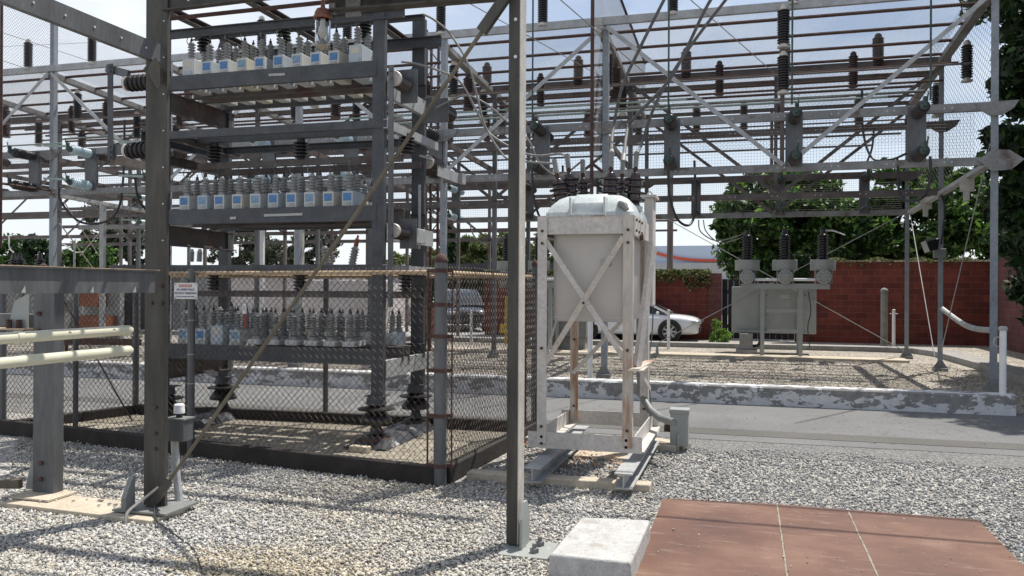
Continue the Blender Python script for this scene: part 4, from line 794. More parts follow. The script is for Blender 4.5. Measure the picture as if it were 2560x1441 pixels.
# capacitors: one prototype of each kind
def bush(b, x, y, z, h, ri, ro, n): b.lathe((x, y, z), (0, 0, 1), [(0, ro * .92), (h * .12, ro * .92)] + ribs(h * .72, n, ri, ro, h * .14) + [(h * .9, ri * .9), (h * .95, ri * .5)], 14)
def cap_proto(name, label, w, h, big, loc, sticker=True, tall=False):
    t = thing(name, label, 'capacitor', (0, 0, 0)); d_ = .3 if not big else .36
    b = MB(); b.b2((-w / 2, 0, 0), (w / 2, d_, h)); b.build('case', 'cap', t, bevel=.006)
    if not tall:
        b = MB(); b.b2((-w * .36, -.003, h * .66), (w * .36, -.0005, h * .93)) if sticker else b.b2((-w * .3, -.003, h * .72), (w * .3, -.0005, h * .92)); b.build('sticker', 'blue' if sticker else 'cap_old', t)
        b = MB(); b.b2((-w * .3, -.006, h * .38), (w * .3, -.0005, h * .62)).b2((-.004, -.01, h * .4), (.004, -.004, h * .45)); b.build('name_plate', 'plate' if not big else 'cap_blue', t)
    n, r1, r2, hh = (5, .028, .047, .235) if not tall else (8, .03, .06, .33)
    for y in (.065, d_ - .055):
        b = MB(); bush(b, 0, y, h, hh, r1, r2, n); bu = b.build('bushing', 'grey_porc', t)
        b = MB(); b.lathe((0, y, h + hh * .93), (0, 0, 1), [(0, .018), (.03, .016), (.035, .008), (.06, .007)], 8); b.build('terminal', 'black', bu)
    b = MB(); b.b2((-w / 2 - .02, .05, h * .5), (-w / 2, .12, h * .53)).b2((w / 2, .05, h * .5), (w / 2 + .02, .12, h * .53)); b.build('lug', 'plate', t)
    return t
GR = 'capacitor cans on the rack shelves'
def shelf(pxs, Y, z, kinds, desc, protos, ref_y):
    for i, px in enumerate(pxs):
        k = kinds[i]; x = at(px, ref_y, Y).x; lab = desc(i, k)
        src = protos[k]
        loc = (x, Y, z)
        if not src.get('used'): src['used'] = True; r = src['o']; r.location = loc; r['label'] = lab; WL[r.name] = Vector(loc); r['group'] = GR
        else: r = dup(src['o'], loc, lab); r['group'] = GR
        r.rotation_euler = (0, 0, R_(rnd.uniform(-2, 2)))
        yield r
PR = {'n': dict(o=cap_proto('capacitor', '', .135, .315, False, 0)), 'b': dict(o=cap_proto('capacitor', '', .16, .36, True, 0, False)), 't': dict(o=cap_proto('capacitor', '', .15, .06, False, 0, False, True)), 'w': None}
PR['w'] = dict(o=cap_proto('capacitor', '', .13, .26, False, 0, False))
kd = {'n': 'small capacitor can with blue sticker', 'b': 'larger plain grey capacitor can', 't': 'tall bushing capacitor', 'w': 'plain capacitor can'}
def mk(desc): return lambda i, k: '%s, %s from the left' % (kd[k], desc % ORD[i])
allc = []
allc += list(shelf((470, 516, 559, 604, 648, 695, 741, 788, 834, 888), RY0 + .09, 4.09, 'bnnnnnnnnb', mk('%s in the top shelf front row'), PR, 160))
allc += list(shelf((505, 548, 592, 637, 683, 728, 775, 822, 868, 912), 8.93, 4.09, 'wwwwwwwwww', mk('%s in the top shelf back row'), PR, 180))
allc += list(shelf((460, 505, 547, 592, 637, 682, 727, 773, 820, 868), RY0 + .09, 2.51, 'nnnnnnnnnn', mk('%s in the middle shelf front row'), PR, 500))
allc += list(shelf((545, 590, 636, 682, 728, 774, 820, 866, 905), 8.93, 2.51, 'wwwwwwwww', mk('%s in the middle shelf back row'), PR, 500))
allc += list(shelf((456, 500, 541, 586), RY0 + .09, .93, 'nnbn', mk('%s in the bottom shelf front row'), PR, 830))
allc += list(shelf((634, 680, 727, 776, 822, 870), RY0 + .09, 1.08, 'tttttt', mk('%s of the tall group on the bottom shelf'), PR, 830))
allc += list(shelf((560, 604, 650, 700, 748, 800, 850, 900, 975), 8.93, .95, 'wwwwwwwww', mk('%s in the bottom shelf back row'), PR, 830))
for i, r in enumerate(allc):
    ch = [c for c in r.children if c.name.startswith('case')]
    st_ = [c for c in r.children if c.name.startswith('sticker') and c.data.materials[0].name.startswith('blue')]
    if st_ and i % 3 == 0: st_[0].data = swap_data(st_[0].data, 'blue_faded')
    if ch and abs(r.location.z - 1.08) < .01: continue
    if ch and i % 5 == 3: ch[0].data = swap_data(ch[0].data, 'cap_old')
    elif ch and i % 4 == 1: ch[0].data = swap_data(ch[0].data, 'cap_blue')
# jumper wires of the top and middle shelves
for nm, xs, Y, z, ztop in (('top shelf', (470, 516, 559, 604, 648, 695, 741, 788, 834, 888), RY0 + .155, 4.62, 4.84), ('middle shelf', (460, 505, 547, 592, 637, 682, 727, 773, 820, 868), RY0 + .155, 3.03, 3.22)):
    for i, px in enumerate(xs):
        x = at(px, 300, RY0 + .09).x; b = MB(); s = rnd.uniform(-.03, .03)
        b.tube(spline([(x, Y, z - .04), (x - .03 + s, Y, z + .03), (x - .05 + s, Y + .02, z + .1), (x - .04, Y + .1, ztop)], 4), .0045, 5); o = tag(b.build('jumper_wire', 'copper'), 'thin jumper wire rising from the %s front capacitor from the left, %s' % (ORD[i], nm), 'wire', 'jumper wires on the rack')
# fuse tubes along the top
for i in range(9):
    x = -6.3 + i * .29; b = MB(); b.cyl((x, 8.45, 4.80 + .012 * i % .03), (x + .2, 8.42, 4.82), .014, 8); tag(b.build('fuse_tube', 'endcap' if i % 3 else 'rail_rust'), 'pale fuse tube, %s from the left above the top shelf capacitors' % ORD[i], 'fuse', 'fuse tubes above the top shelf')
# ================================================================ WHITE TANK STAND (centre)
t = thing('tank_stand', 'dusty white steel stand with rust streaked legs and bracing, carrying the grey tank', 'stand', (-1.6, 9.15, 0))
M['white_dust'] = mat('white_paint_light_rust', (0.50, 0.44, 0.38), 0.6, 0, 0.1, 4.5, 0.40, (0.36, 0.2, 0.1), 0.05)
XL, XR, YF, YB = -2.12, -1.12, 8.4, 9.95
for x, y, fx, m_ in ((XL, YF, 1, 'white'), (XR, YF, -1, 'white_rust'), (XL + .02, YB, 1, 'white_rust'), (XR - .02, YB, -1, 'white')):
    y = y - .035 if y == YF else y
    b = MB(); b.sec((x, y, .12), (x, y, 2.505), [(0, 0), (-.1 * fx, 0), (-.1 * fx, .012), (-.012 * fx, .012), (-.012 * fx, .1), (0, .1)], upv=(0, 1, 0)); lg = b.build('leg', m_, t, flat=True)
    b = MB(); b.bolts([(x + .05 * fx, y, z) for z in (.3, 1.12, 2.22, 2.35)], (0, -1, 0), .016, .016); b.build('bolt', 'bolt', lg)
b = MB(); b.ang((XL - .08, YF - .008, .19), (XR + .1, YF - .008, .19), .09, .16, .012, fx=-1, fy=-1); b.sec((0, 0, 0), (.001, 0, 0), [(0, 0), (.001, 0), (0, .001)]); f1 = MB().ang((XL - .1, YF - .02, .07), (XR + .1, YF - .02, .07), .09, .17, .012, fx=-1).build('base_rail', 'white', t, flat=True)
b = MB(); b.bolts([(XL + .05, YF - .02, .19), (XL + .05, YF - .02, .12), (XR - .06, YF - .02, .2), (XR - .06, YF - .02, .13)], (0, -1, 0), .017, .015); b.build('bolt', 'bolt', f1)
MB().ang((XL - .1, YB + .06, .07), (XR + .1, YB + .06, .07), .09, .17, .012, fx=-1).build('base_rail', 'white', t, flat=True)
MB().ang((XR + .02, YF, .075), (XR + .02, YB + .05, .075), .1, .17, .012, fx=1).build('base_rail', 'white', t, flat=True)
MB().ang((XL - .0, YF, .075), (XL - .0, YB + .05, .075), .1, .17, .012, fx=1).build('base_rail', 'white', t, flat=True)
def flat_bar(a, b_, w=.055, m_='white', nm='brace'): MB().bar(a, b_, .01, w, upv=(0, 0, 1)).build(nm, m_, t)
bb = MB(); bb.bar((XL + .06, YF - .014, 2.28), (XR - .05, YF - .014, .98), .008, .055); o = bb.build('brace', 'white', t)
bb = MB(); bb.bar((XR - .10, YF - .024, 2.28), (XL + .06, YF - .024, .92), .008, .055); o = bb.build('brace', 'white_dust', t)
MB().bolts([(-1.63, YF - .03, 1.6)], (0, -1, 0), .014, .014).build('bolt', 'bolt', t)
for a, b_ in (((XL + .03, YB - .01, 1.7), (XR - .03, YB - .01, .75)), ((XR - .03, YB - .022, 1.7), (XL + .06, YB - .022, .7)), ((XR + .014, YF + .05, 1.0), (XR + .014, YB - .05, .55)), ((XL - .014, YF + .1, .75), (XL - .014, YB - .05, 1.8))):
    MB().bar(a, b_, .008, .05).build('brace', 'white', t)
b = MB(); b.chan((XL - .01, YF - .014, 2.405), (XR + .01, YF - .014, 2.405), .05, .18, .01, flip=-1); bd = b.build('top_band', 'white', t, flat=True)
b = MB(); b.ang((XL - .012, YF - .02, 2.495), (XR + .012, YF - .02, 2.495), .06, .006, .006, fx=-1); b.build('top_edge', 'white_rust', bd)
MB().chan((XR + .012, YF, 2.40), (XR + .012, YB, 2.40), .05, .2, .01, flip=-1).build('top_band', 'white', t, flat=True)
MB().chan((XL - .012, YF, 2.40), (XL - .012, YB, 2.40), .05, .2, .01, flip=1).build('top_band', 'white', t, flat=True)
b = MB(); b.bolts([(XR + .014, YF + .1 + .22 * i, z) for i in range(3) for z in (2.46, 2.35)], (1, 0, 0), .015, .015).cyl((XR + .014, YF + .42, 2.3), (XR + .05, YF + .42, 2.3), .035, 10); b.build('bolt', 'bolt', t)
b = MB(); b.ang((XR - .02, YF - .1, .93), (XR + .02, YB - .6, .93), .1, .012, .012); b.b2((XR - .03, YF - .15, .918), (XR + .12, YF + .35, .93)); b.build('shelf_bracket', 'white_rust', t, flat=True)
b = MB(); b.bar((XR + .03, YF + .1, .94), (XR + .16, YF + .35, 2.2), .05, .09); b.build('side_strut', 'white', t)
# tank
t = thing('voltage_regulator', 'large grey white oil tank with domed lid and six dark bushings on the white stand', 'tank', (-1.6, 9.15, 1.4))
def rrect(cx, cy, hx, hy, rad, n=6):
    out = []
    for ax, ay, a0 in ((1, 1, 0), (-1, 1, 90), (-1, -1, 180), (1, -1, 270)):
        for i in range(n + 1): a = R_(a0 + 90 * i / n); out.append((cx + ax * (hx - rad) + math.cos(a) * rad, cy + ay * (hy - rad) + math.sin(a) * rad))
    return out
def stack(levels, close=True):
    b = MB(); k = None
    for (cx, cy, hx, hy, rad, z) in levels:
        r_ = rrect(cx, cy, hx, hy, rad); k = len(r_); b.v += [Vector((x, y, z)) for x, y in r_]
    for i in range(len(levels) - 1):
        for j in range(k): j2 = (j + 1) % k; b.f.append((i * k + j, i * k + j2, (i + 1) * k + j2, (i + 1) * k + j))
    b.f.append(tuple(range(k - 1, -1, -1))); b.f.append(tuple((len(levels) - 1) * k + j for j in range(k))); return b
cx, cy = -1.6, 9.15
stack([(cx, cy, .38, .64, .06, 1.4), (cx, cy, .39, .65, .06, 1.42), (cx, cy, .39, .65, .06, 2.5)]).build('tank_body', 'tank', t, angle=50)
MB().sec((cx, cy - .655, 2.02), (cx, cy - .65, 2.02), [(0, 0)] * 3) if False else None
dm = stack([(cx, cy, .485, .7, .12, 2.5), (cx, cy, .478, .69, .12, 2.55), (cx, cy, .435, .62, .12, 2.64), (cx, cy, .37, .54, .12, 2.71), (cx, cy, .30, .46, .10, 2.745), (cx, cy, .27, .43, .10, 2.75)], ).build('domed_lid', 'dome', t, angle=22)
b = MB(); b.sec((cx - .17, cy - .72, 2.52), (cx + .17, cy - .72, 2.52), [(0, 0), (0, .012), (-.06, .13), (-.25, .24), (-.3, .24), (-.3, 0)]); b.build('hatch', 'dome', dm, bevel=.01)
b = MB()
for x_ in (-.19, .17): b.b2((cx + x_, cy - .77, 2.505), (cx + x_ + .02, cy - .5, 2.7))
b.b2((cx - .19, cy - .775, 2.505), (cx + .19, cy - .755, 2.53)); b.build('hatch_frame', 'dome', dm, bevel=.004)
MB().b2((cx - .37, cy - .652, 1.44), (cx + .37, cy - .646, 1.455)).build('weld_seam', 'tank', t)
b = MB(); b.b2((cx + .12, cy - .655, 1.98), (cx + .24, cy - .649, 2.06)); b.build('name_plate', 'plate', t)
b = MB(); p = at(1552, 510, 8.5); b.tube([p + Vector((-.05, .2, -.03)), p], .035, 12).tube([p, p + Vector((.05, -.05, -.02)), p + Vector((.07, -.07, -.07))], [.038, .034, .03], 12); b.build('valve', 'eq_mid', t)
def tbush(px, py_top, py_bot, Y, r, lean, cable=True):
    p0 = at(px, py_bot, Y); p1 = at(px + lean, py_top, Y); ax = (p1 - p0); h = ax.length; b = MB()
    b.lathe(p0, ax, [(-.06, r * .62), (0, r * .6)] + [(zz * h / .3, rr) for zz, rr in ((.01, r * .55), (.03, r * .98), (.045, r), (.055, r * .6), (.085, r * .6), (.095, r * .98), (.11, r), (.12, r * .6), (.15, r * .58), (.16, r * .95), (.175, r * .97), (.185, r * .58), (.215, r * .56), (.225, r * .9), (.24, r * .92), (.25, r * .5), (.29, r * .4), (.3, r * .3))], 20)
    bu = b.build('bushing', 'brown', t)
    u = ax.normalized(); b = MB(); b.lathe(p0 - u * .03, u, [(-.05, r * .85), (0, r * .85), (.015, r * .6)], 16); b.build('collar', 'dome', bu)
    b = MB(); b.lathe(p1 - u * .02, u, [(0, .022), (.05, .02), (.055, .03), (.07, .03), (.075, .016), (.12, .016)], 10); b.build('stud', 'rusty', bu)
    q = p1 + u * .08; b = MB(); b.bar(q - u * .02, q + u * .14, .045, .075, upv=(0, 1, 0)); b.bolts([q + u * .03, q + u * .1], (0, -1, 0), .012, .04); b.build('terminal_clamp', 'eq_mid', bu)
    return q + u * .13
T = []
T.append(tbush(1404, 448, 508, 8.85, .115, -10)); T.append(tbush(1428, 434, 506, 9.15, .125, -6)); T.append(tbush(1457, 446, 502, 9.6, .10, 0))
T.append(tbush(1524, 432, 508, 8.95, .13, 3)); T.append(tbush(1552, 448, 502, 9.6, .10, 3)); T.append(tbush(1582, 432, 510, 9.1, .13, 6))
b = MB(); q = at(1627, 520, 9.9); b.b2((-1.17, 9.7, 1.55), (-1.065, 10.0, 2.82)); b.build('side_cabinet', 'white', t, bevel=.01)
b = MB(); b.b2((-1.2, 9.66, 2.82), (-1.03, 10.04, 2.85)); b.tube(arc((-1.15, 9.8, 2.85), (-1.08, 9.8, 2.85), -.05, 8), .01, 6); b.build('cabinet_lid', 'white', t)
b = MB(); b.tube([(-1.25, 10.02, 1.5), (-1.25, 10.02, .7), (-1.22, 10.0, .45), (-1.1, 9.85, .3), (-.95, 9.6, .25), (-.78, 9.35, .25)], .045, 12); b.build('drain_conduit', 'eq_mid', t)
# the stand and its tank stand on the two ground beams: bring both to their true size and place
KS = .881
for nm in ('tank_stand', 'voltage_regulator'):
    o = bpy.data.objects[nm]; o.scale = (KS, KS, KS); o.location = Vector(o.location) * KS + Vector((0, 0, CAM_H)) * (1 - KS)
T = [q * KS + Vector((0, 0, CAM_H)) * (1 - KS) for q in T]
# supporting beams, sleepers, slabs
for x, la in ((-1.77, 'grey steel beam under the left feet of the white stand'), (-.985, 'grey steel beam under the right feet of the white stand')):
    b = MB(); b.ibeam((x, 6.83, .14), (x, 9.1, .14), .15, .13, .012); o = b.build('support_beam', 'galv_light', flat=True); tag(o, la, 'beam', 'support beams under the white stand')
for y, x0, x1, la in ((7.14, -2.45, -.79, 'pale tan concrete sleeper in front of the white stand'), (9.0, -2.4, -.72, 'tan concrete sleeper behind the white stand')):
    b = MB(); b.b2((x0, y - .08, -.06), (x1, y + .08, .072)); tag(b.build('concrete_sleeper', 'conc_tan', bevel=.012), la, 'sleeper', 'concrete sleepers')
b = MB(); b.b2((-1.75, 8.3, .0), (-1.1, 8.85, .03)); tag(b.build('concrete_slab', 'conc_tan', bevel=.008), 'flat tan slab on the ground inside the foot of the white stand', 'slab')
t = thing('junction_box', 'grey metal junction box on a post right of the white stand', 'box', (-.68, 9.0, 0))
MB().b2((-.79, 8.95, .06), (-.60, 9.13, .41)).build('box', 'eq_grey', t, bevel=.004); MB().b2((-.80, 8.94, .41), (-.59, 9.14, .455)).build('lid', 'eq_grey', t, bevel=.004)
MB().cyl((-.86, 9.06, .24), (-.79, 9.06, .24), .05, 14).build('conduit_hub', 'bolt', t); MB().b2((-.71, 8.93, 0), (-.69, 8.95, .2)).build('latch', 'plate', t)
MB().bar((-1.0, 9.3, .03), (-.62, 9.1, .03), .16, .07).build('foot', 'conc_tan', t)
# concrete block and steel plates
b = MB(); z = .16; P = [(-1.14, 4.45), (-.60, 4.45), (-.70, 5.78), (-1.13, 5.78)]
P = [g_ for g_ in P]
b.v = [Vector((x, y, -.02)) for x, y in ((-1.14, 4.77), (-.635, 4.76), (-.63, 5.70), (-1.11, 5.63))] + [Vector((x, y, z)) for x, y in ((-1.13, 4.78), (-.64, 4.77), (-.635, 5.69), (-1.10, 5.62))]
b.f = [(3, 2, 1, 0), (4, 5, 6, 7), (0, 1, 5, 4), (1, 2, 6, 5), (2, 3, 7, 6), (3, 0, 4, 7)]; tag(b.build('concrete_block', 'conc', bevel=.015), 'white topped concrete block beside the red brown steel plates', 'block')
ed = [(-.66, 6.82), (.24, 6.91), (.765, 6.895), (1.68, 6.89)]
for i in range(3):
    (xa, ya), (xb, yb) = ed[i], ed[i + 1]; b = MB(); g_ = .006; s0 = -.012 if i else -.0
    b.v = [Vector(v) for v in ((xa + g_, 3.6, .0), (xb - g_, 3.6, 0), (xb - g_, yb, 0), (xa + g_, ya, 0), (xa + g_, 3.6, .03), (xb - g_, 3.6, .03), (xb - g_, yb, .03), (xa + g_, ya, .03))]
    b.f = [(3, 2, 1, 0), (4, 5, 6, 7), (0, 1, 5, 4), (1, 2, 6, 5), (2, 3, 7, 6), (3, 0, 4, 7)]
    tag(b.build('steel_plate', 'rust_plate', bevel=.003), 'flat red brown steel cover plate, ' + ('left one beside the concrete block', 'narrow middle one between two pale joints', 'right hand one at the photo corner')[i], 'plate', 'steel cover plates')
b = MB()
for x in (.24, .765):
    for i in range(34): b.box((x + rnd.uniform(-.001, .001), 3.7 + i * .094, .0285), (rnd.uniform(.010, .013), .096, .004))
o = b.build('sand_joint', 'dirt', flat=True); o['kind'] = 'stuff'
# ================================================================ FAR BUS STRUCTURE ('cage')
t = thing('bus_structure', 'long rusty steel framework with wire mesh roof filling the background', 'steel structure', (-6, 19, 0)); bus = t
YN, YM, YF_ = 16.0, 19.6, 22.9
XS = [-19.6, -16.2, -12.9, -9.5, -6.1, -2.7, .65, 4.12]
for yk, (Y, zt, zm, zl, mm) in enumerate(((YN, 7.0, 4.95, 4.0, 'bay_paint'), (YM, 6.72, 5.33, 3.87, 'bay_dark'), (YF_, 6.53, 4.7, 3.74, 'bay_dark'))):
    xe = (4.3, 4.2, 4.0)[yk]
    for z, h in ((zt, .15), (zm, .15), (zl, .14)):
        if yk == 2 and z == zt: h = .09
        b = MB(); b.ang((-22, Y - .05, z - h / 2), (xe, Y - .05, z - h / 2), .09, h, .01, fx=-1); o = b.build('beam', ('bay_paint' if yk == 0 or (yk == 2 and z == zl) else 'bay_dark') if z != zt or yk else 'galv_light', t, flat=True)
        if yk < 2 and z != zt:
            b = MB(); 
            for i in range(26): x = -19 + i * .93; b.cyl((x, Y - .051, z), (x, Y - .056, z), .013, 6).cyl((x + .12, Y - .051, z), (x + .12, Y - .056, z), .013, 6)
            b.build('punched_holes', 'hole', o)
    for j, X in enumerate(XS):
        if X == .65: 
            b = MB(); b.ang((X, Y, zl), (X, Y, zt), .08, .08, .01, upv=(0, 1, 0)); b.build('hanger', 'bay_dark', t, flat=True); continue
        w = .1 if yk else .12
        zt_ = zt + (.0 if not (yk == 0 and X in (4.12, -16.2)) else (1.3 if X < 0 else .9)); Xo = X + (-.1 * yk if X > 0 else 0)
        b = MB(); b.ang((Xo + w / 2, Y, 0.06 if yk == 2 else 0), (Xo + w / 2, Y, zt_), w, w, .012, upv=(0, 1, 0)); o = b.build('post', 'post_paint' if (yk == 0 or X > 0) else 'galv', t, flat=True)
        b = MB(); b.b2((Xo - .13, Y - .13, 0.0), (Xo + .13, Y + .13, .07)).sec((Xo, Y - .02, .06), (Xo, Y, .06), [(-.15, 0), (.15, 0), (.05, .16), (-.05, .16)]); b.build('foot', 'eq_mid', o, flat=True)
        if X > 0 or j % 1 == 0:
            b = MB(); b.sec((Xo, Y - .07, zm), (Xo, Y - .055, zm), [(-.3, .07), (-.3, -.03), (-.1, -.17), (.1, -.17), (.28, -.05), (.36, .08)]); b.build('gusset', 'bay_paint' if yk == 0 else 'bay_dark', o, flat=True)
    # V braces between posts and mid hangers
    for a_, m_ in ((-16.2, -19.6), (-16.2, -12.9), (-9.5, -12.9), (-9.5, -6.1), (-2.7, -6.1), (-2.7, .6), (4.05, .75)):
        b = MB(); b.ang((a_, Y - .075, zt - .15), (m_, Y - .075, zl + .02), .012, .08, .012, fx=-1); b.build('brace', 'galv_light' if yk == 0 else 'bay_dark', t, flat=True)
b = MB(); b.sec((4.3, YN - .12, 4.0), (4.3, YN - .1, 4.0), [(-.45, .0), (-.25, .19), (.02, .17), (.25, 0), (.05, -.17), (-.25, -.19)]); b.build('gusset', 'bay_paint', t, flat=True)
for X in XS:
    if X == .65: continue
    b = MB(); b.bar((X - .1, YN + .05, 6.88), (X - .1, YF_, 6.5), .17, .12); b.build('cross_beam', 'bay_paint', t)
for X in XS:
    if X not in (.65, 4.12): MB().bar((X - .1, YN + .1, 4.85), (X - .1, YF_, 4.62), .07, .11).build('cross_beam', 'bay_dark', t)
for X in (-16.2, -9.5, -2.7, 4.05):
    b = MB(); b.bar((X, YN, 3.96), (X - .08, YF_, 3.72), .14, .08); o = b.build('cross_strut', 'galv_light', t)
for Y in (16.45, 17.42, 18.35, 19.2, 20.7, 21.5, 22.3):
    z = 6.93 - (Y - 16) * .055; b = MB(); b.tube([(-22, Y, z), (4.0, Y, z)], .033, 6); b.build('roof_pipe', 'rusty', t)
for Y, z, r in ((YM + .1, 6.5, .05), (YF_ + .1, 6.4, .045), (YF_ + .8, 5.9, .03)):
    b = MB(); b.tube([(-22, Y, z), (3.9, Y, z)], r, 8); b.build('bus_pipe', 'bay_dark', t)
for Y, z, r, x0, x1, m_ in ((16.7, 5.9, .022, -21, 3.9, 'bay_dark'), (17.6, 6.15, .028, -21, 3.9, 'rusty'), (18.2, 5.75, .02, -12, 2, 'bay_dark'), (18.8, 6.1, .026, -21, 3.9, 'rusty'), (20.2, 6.2, .024, -21, 3.8, 'bay_dark'), (21.0, 5.6, .03, -21, 3.8, 'bay_dark'), (21.8, 5.9, .022, -21, 3.8, 'rusty'), (22.4, 5.4, .028, -21, 3.0, 'bay_dark'), (23.6, 5.6, .024, -21, 3.0, 'rusty')):
    b = MB(); b.tube([(x0, Y, z), (x1, Y, z)], r, 6); b.build('bus_pipe', m_, t)
for Y, xe, zz in ((26.4, -4.5, (6.3, 5.3, 4.5, 3.7)), (29.9, -7.0, (6.2, 5.2, 4.4, 3.6))):
    for z in zz: MB().ang((-30, Y, z - .07), (xe, Y, z - .07), .08, .13, .01, fx=-1).build('beam', 'bay_dark', t, flat=True)
    for X in (-26.5, -23, -19.6, -16.2, -12.9, -9.5):
        if X < xe - 2: MB().b2((X - .05, Y, 0), (X + .05, Y + .1, zz[0])).build('post', 'bay_dark', t)
    for X in (-26.5, -19.6, -12.9):
        MB().bar((X, Y - .05, zz[0]), (X + 3.4, Y - .05, zz[3]), .012, .08).build('brace', 'bay_dark', t); MB().bar((X, Y - .07, zz[0]), (X - 3.4, Y - .07, zz[3]), .012, .08).build('brace', 'bay_dark', t)
# wire mesh panels
U, Vv = Vector((1, 0, 0)), Vector((0, (YF_ - YN), -.4)).normalized()
b = MB(); b.lattice((-21.5, YN, 6.99), U, Vv, 25.4, 6.9, .055, .055, .0017); o = b.build('roof_mesh', 'mesh', t, flat=True)
b = MB(); b.lattice((-21.5, YN + .01, 4.02), U, (0, 0, 1), 25.3, .92, .055, .055, .0021, False); b.build('front_mesh', 'mesh', t, flat=True)
b = MB(); b.lattice((-21.5, YF_, 3.8), U, (0, 0, 1), 25.3, .85, .055, .055, .0021, False); b.build('back_mesh', 'mesh', t, flat=True)
b = MB(); b.lattice((-21.5, YM, 4.95), U, (0, 0, 1), 25.3, 1.7, .09, .09, .002); b.build('middle_mesh', 'mesh', t, flat=True)
b = MB(); b.lattice((4.1, YN + .1, 4.1), (0, 1, 0), (0, 0, 1), 6.6, 3.3, .22, .13, .003); b.build('side_mesh', 'mesh', t, flat=True)
for X, y0, y1, z0, z1 in ((-2.75, 14.85, YN, 5.4, 9.2), (-16.2, 14.6, YN, 5.6, 8.3)):
    b = MB(); b.lattice((X, y0, z0 - 1.2), (0, 1, 0), (0, 0, 1), y1 - y0, z1 - z0 + 1.2, .08, .08, .0025); b.build('end_mesh', 'mesh', t, flat=True)
    b = MB(); b.tube([(X, y0, 2.9 if X > -5 else 2.6), (X, y0, z1), (X, y1, z1)], .035, 6).tube([(X, y0, 4.05), (X, y1, 4.05)], .03, 6); b.build('end_frame', 'rusty', t)
    b = MB(); b.lattice((X, YN, 7.0), (0, 1, -.04), (0, 0, 1), 6.9, 1.3, .08, .08, .0022); b.build('ridge_mesh', 'mesh', t, flat=True)
    b = MB(); b.tube([(X, YN, 8.35), (X, YF_, 8.0)], .03, 6); b.build('ridge_pipe', 'rusty', t)
# X-bracing rods of the back row and end
for a_, b_ in (((3.95, YF_ + .06, .15), (-2.25, YF_ + .06, 3.75)), ((-2.6, YF_ + .09, .12), (3.98, YF_ + .09, 3.78)), ((3.98, YF_, 3.74), (3.97, YM + .3, .3)), ((4.05, YN, 4.3), (4.0, YM - .2, .45))):
    b = MB(); b.tube([a_, b_], .011, 6); b.build('brace_rod', 'galv_light', t)
for Y, X in ((17.3, 4.02), (20.8, 3.98)):
    b = MB(); b.b2((X - .15, Y, 3.62), (X + .1, Y + .02, 3.9)).b2((X - .09, Y, 3.45), (X + .02, Y + .02, 3.62)); b.build('tag_plate', 'endcap', t)
# copper bus tubes
for Y, z, x0, x1 in ((YN + .6, 5.35, -14, 2.5), (YM - .4, 6.0, -19, 3.6), (17.0, 5.6, -9.0, -1.2), (15.6, 5.1, -20, -15.5)):
    b = MB(); b.tube([(x0, Y, z), (x1, Y, z)], .018, 8); b.build('bus_tube', 'copper_pale', t)
for Y, z in ((24.5, 5.0), (24.5, 4.85)):
    b = MB(); b.tube([(-22, Y, z), (3.2 if z > 4.9 else -.3, Y, z)], .02, 6); b.build('bus_tube', 'cable', t)
# conduit at end posts
b = MB(); b.tube(spline([(4.05, YM, 1.35), (4.2, YM - .9, 1.1), (4.2, YM - 2.0, 1.02), (4.15, YN + .1, 1.05)]), .055, 10); tag(b.build('conduit', 'galv_light'), 'thick curved grey conduit slung between the two right end posts', 'conduit')
p = at(2328, 612, YM - .3); t = thing('floodlight', 'black floodlight on a small grey box on the middle right end post', 'lamp', (p.x, p.y, p.z))
b = MB(); b.box(p, (.3, .12, .25), Matrix.Rotation(R_(25), 3, 'X') @ Matrix.Rotation(R_(30), 3, 'Z')); b.build('housing', 'cable', t, bevel=.02); q = at(2313, 618, YM - .42); b = MB(); b.box(q, (.1, .03, .24), Matrix.Rotation(R_(-20), 3, 'Y')); b.build('visor', 'endcap', t)
p = at(2349, 634, YM - .1); b = MB(); b.box(p, (.24, .12, .2)); b.build('wiring_box', 'eq_mid', t, bevel=.01)
b = MB(); b.tube(spline([at(2352, 480, YM - .08), at(2362, 520, YM - .08), at(2358, 570, YM - .08), at(2352, 612, YM - .1)]), .02, 6); b.build('wire', 'cable', t)
# ================================================================ INSULATORS AND SWITCHES
def post_ins(name, label, h, r, m_, n=13, cap='endcap'):
    t = thing(name, label, 'insulator', (0, 0, 0)); b = MB(); b.lathe((0, 0, .07), (0, 0, 1), [(0, r * .6)] + ribs(h - .16, n, r * .74, r) + [(h - .15, r * .6)], 14); b.build('shed_stack', m_, t)
    b = MB(); b.lathe((0, 0, 0), (0, 0, 1), [(0, r * .95), (.03, r * .95), (.04, r * .6), (.08, r * .6)], 12); b.build('base_cap', cap, t)
    b = MB(); b.lathe((0, 0, h - .1), (0, 0, 1), [(0, r * .62), (.07, r * .62), (.08, r * .4), (.1, r * .4)], 12); b.build('top_cap', cap, t)
    return t
pN = post_ins('post_insulator', '', .75, .105, 'black'); pF = post_ins('post_insulator', '', .78, .125, 'rustins', 14, 'rustins'); used = set()
def place(src, loc, lab, grp, sc=None):
    if src.name not in used: used.add(src.name); src.location = loc; src['label'] = lab; src['group'] = grp; WL[src.name] = Vector(loc); r = src
    else: r = dup(src, loc, lab); r['group'] = grp
    if sc: r.scale = (sc[0], sc[0], sc[1])
    return r
rowx = [-16.9, -15.0, -13.2, -10.4, -8.3, -6.15, -3.97, -1.4, .8]
nR = len(rowx)
for i, X in enumerate(rowx):
    n = ORD[nR - 1 - i]
    place(pN, (X, YN - .02, 7.01), 'black ribbed insulator on the front roof beam, %s from the right' % n, 'insulators on the front roof beam', (1, 1))
xm = [-15.1, -13.0, -10.4, -8.3, -6.3, -3.97, -1.4, .8, 2.75]
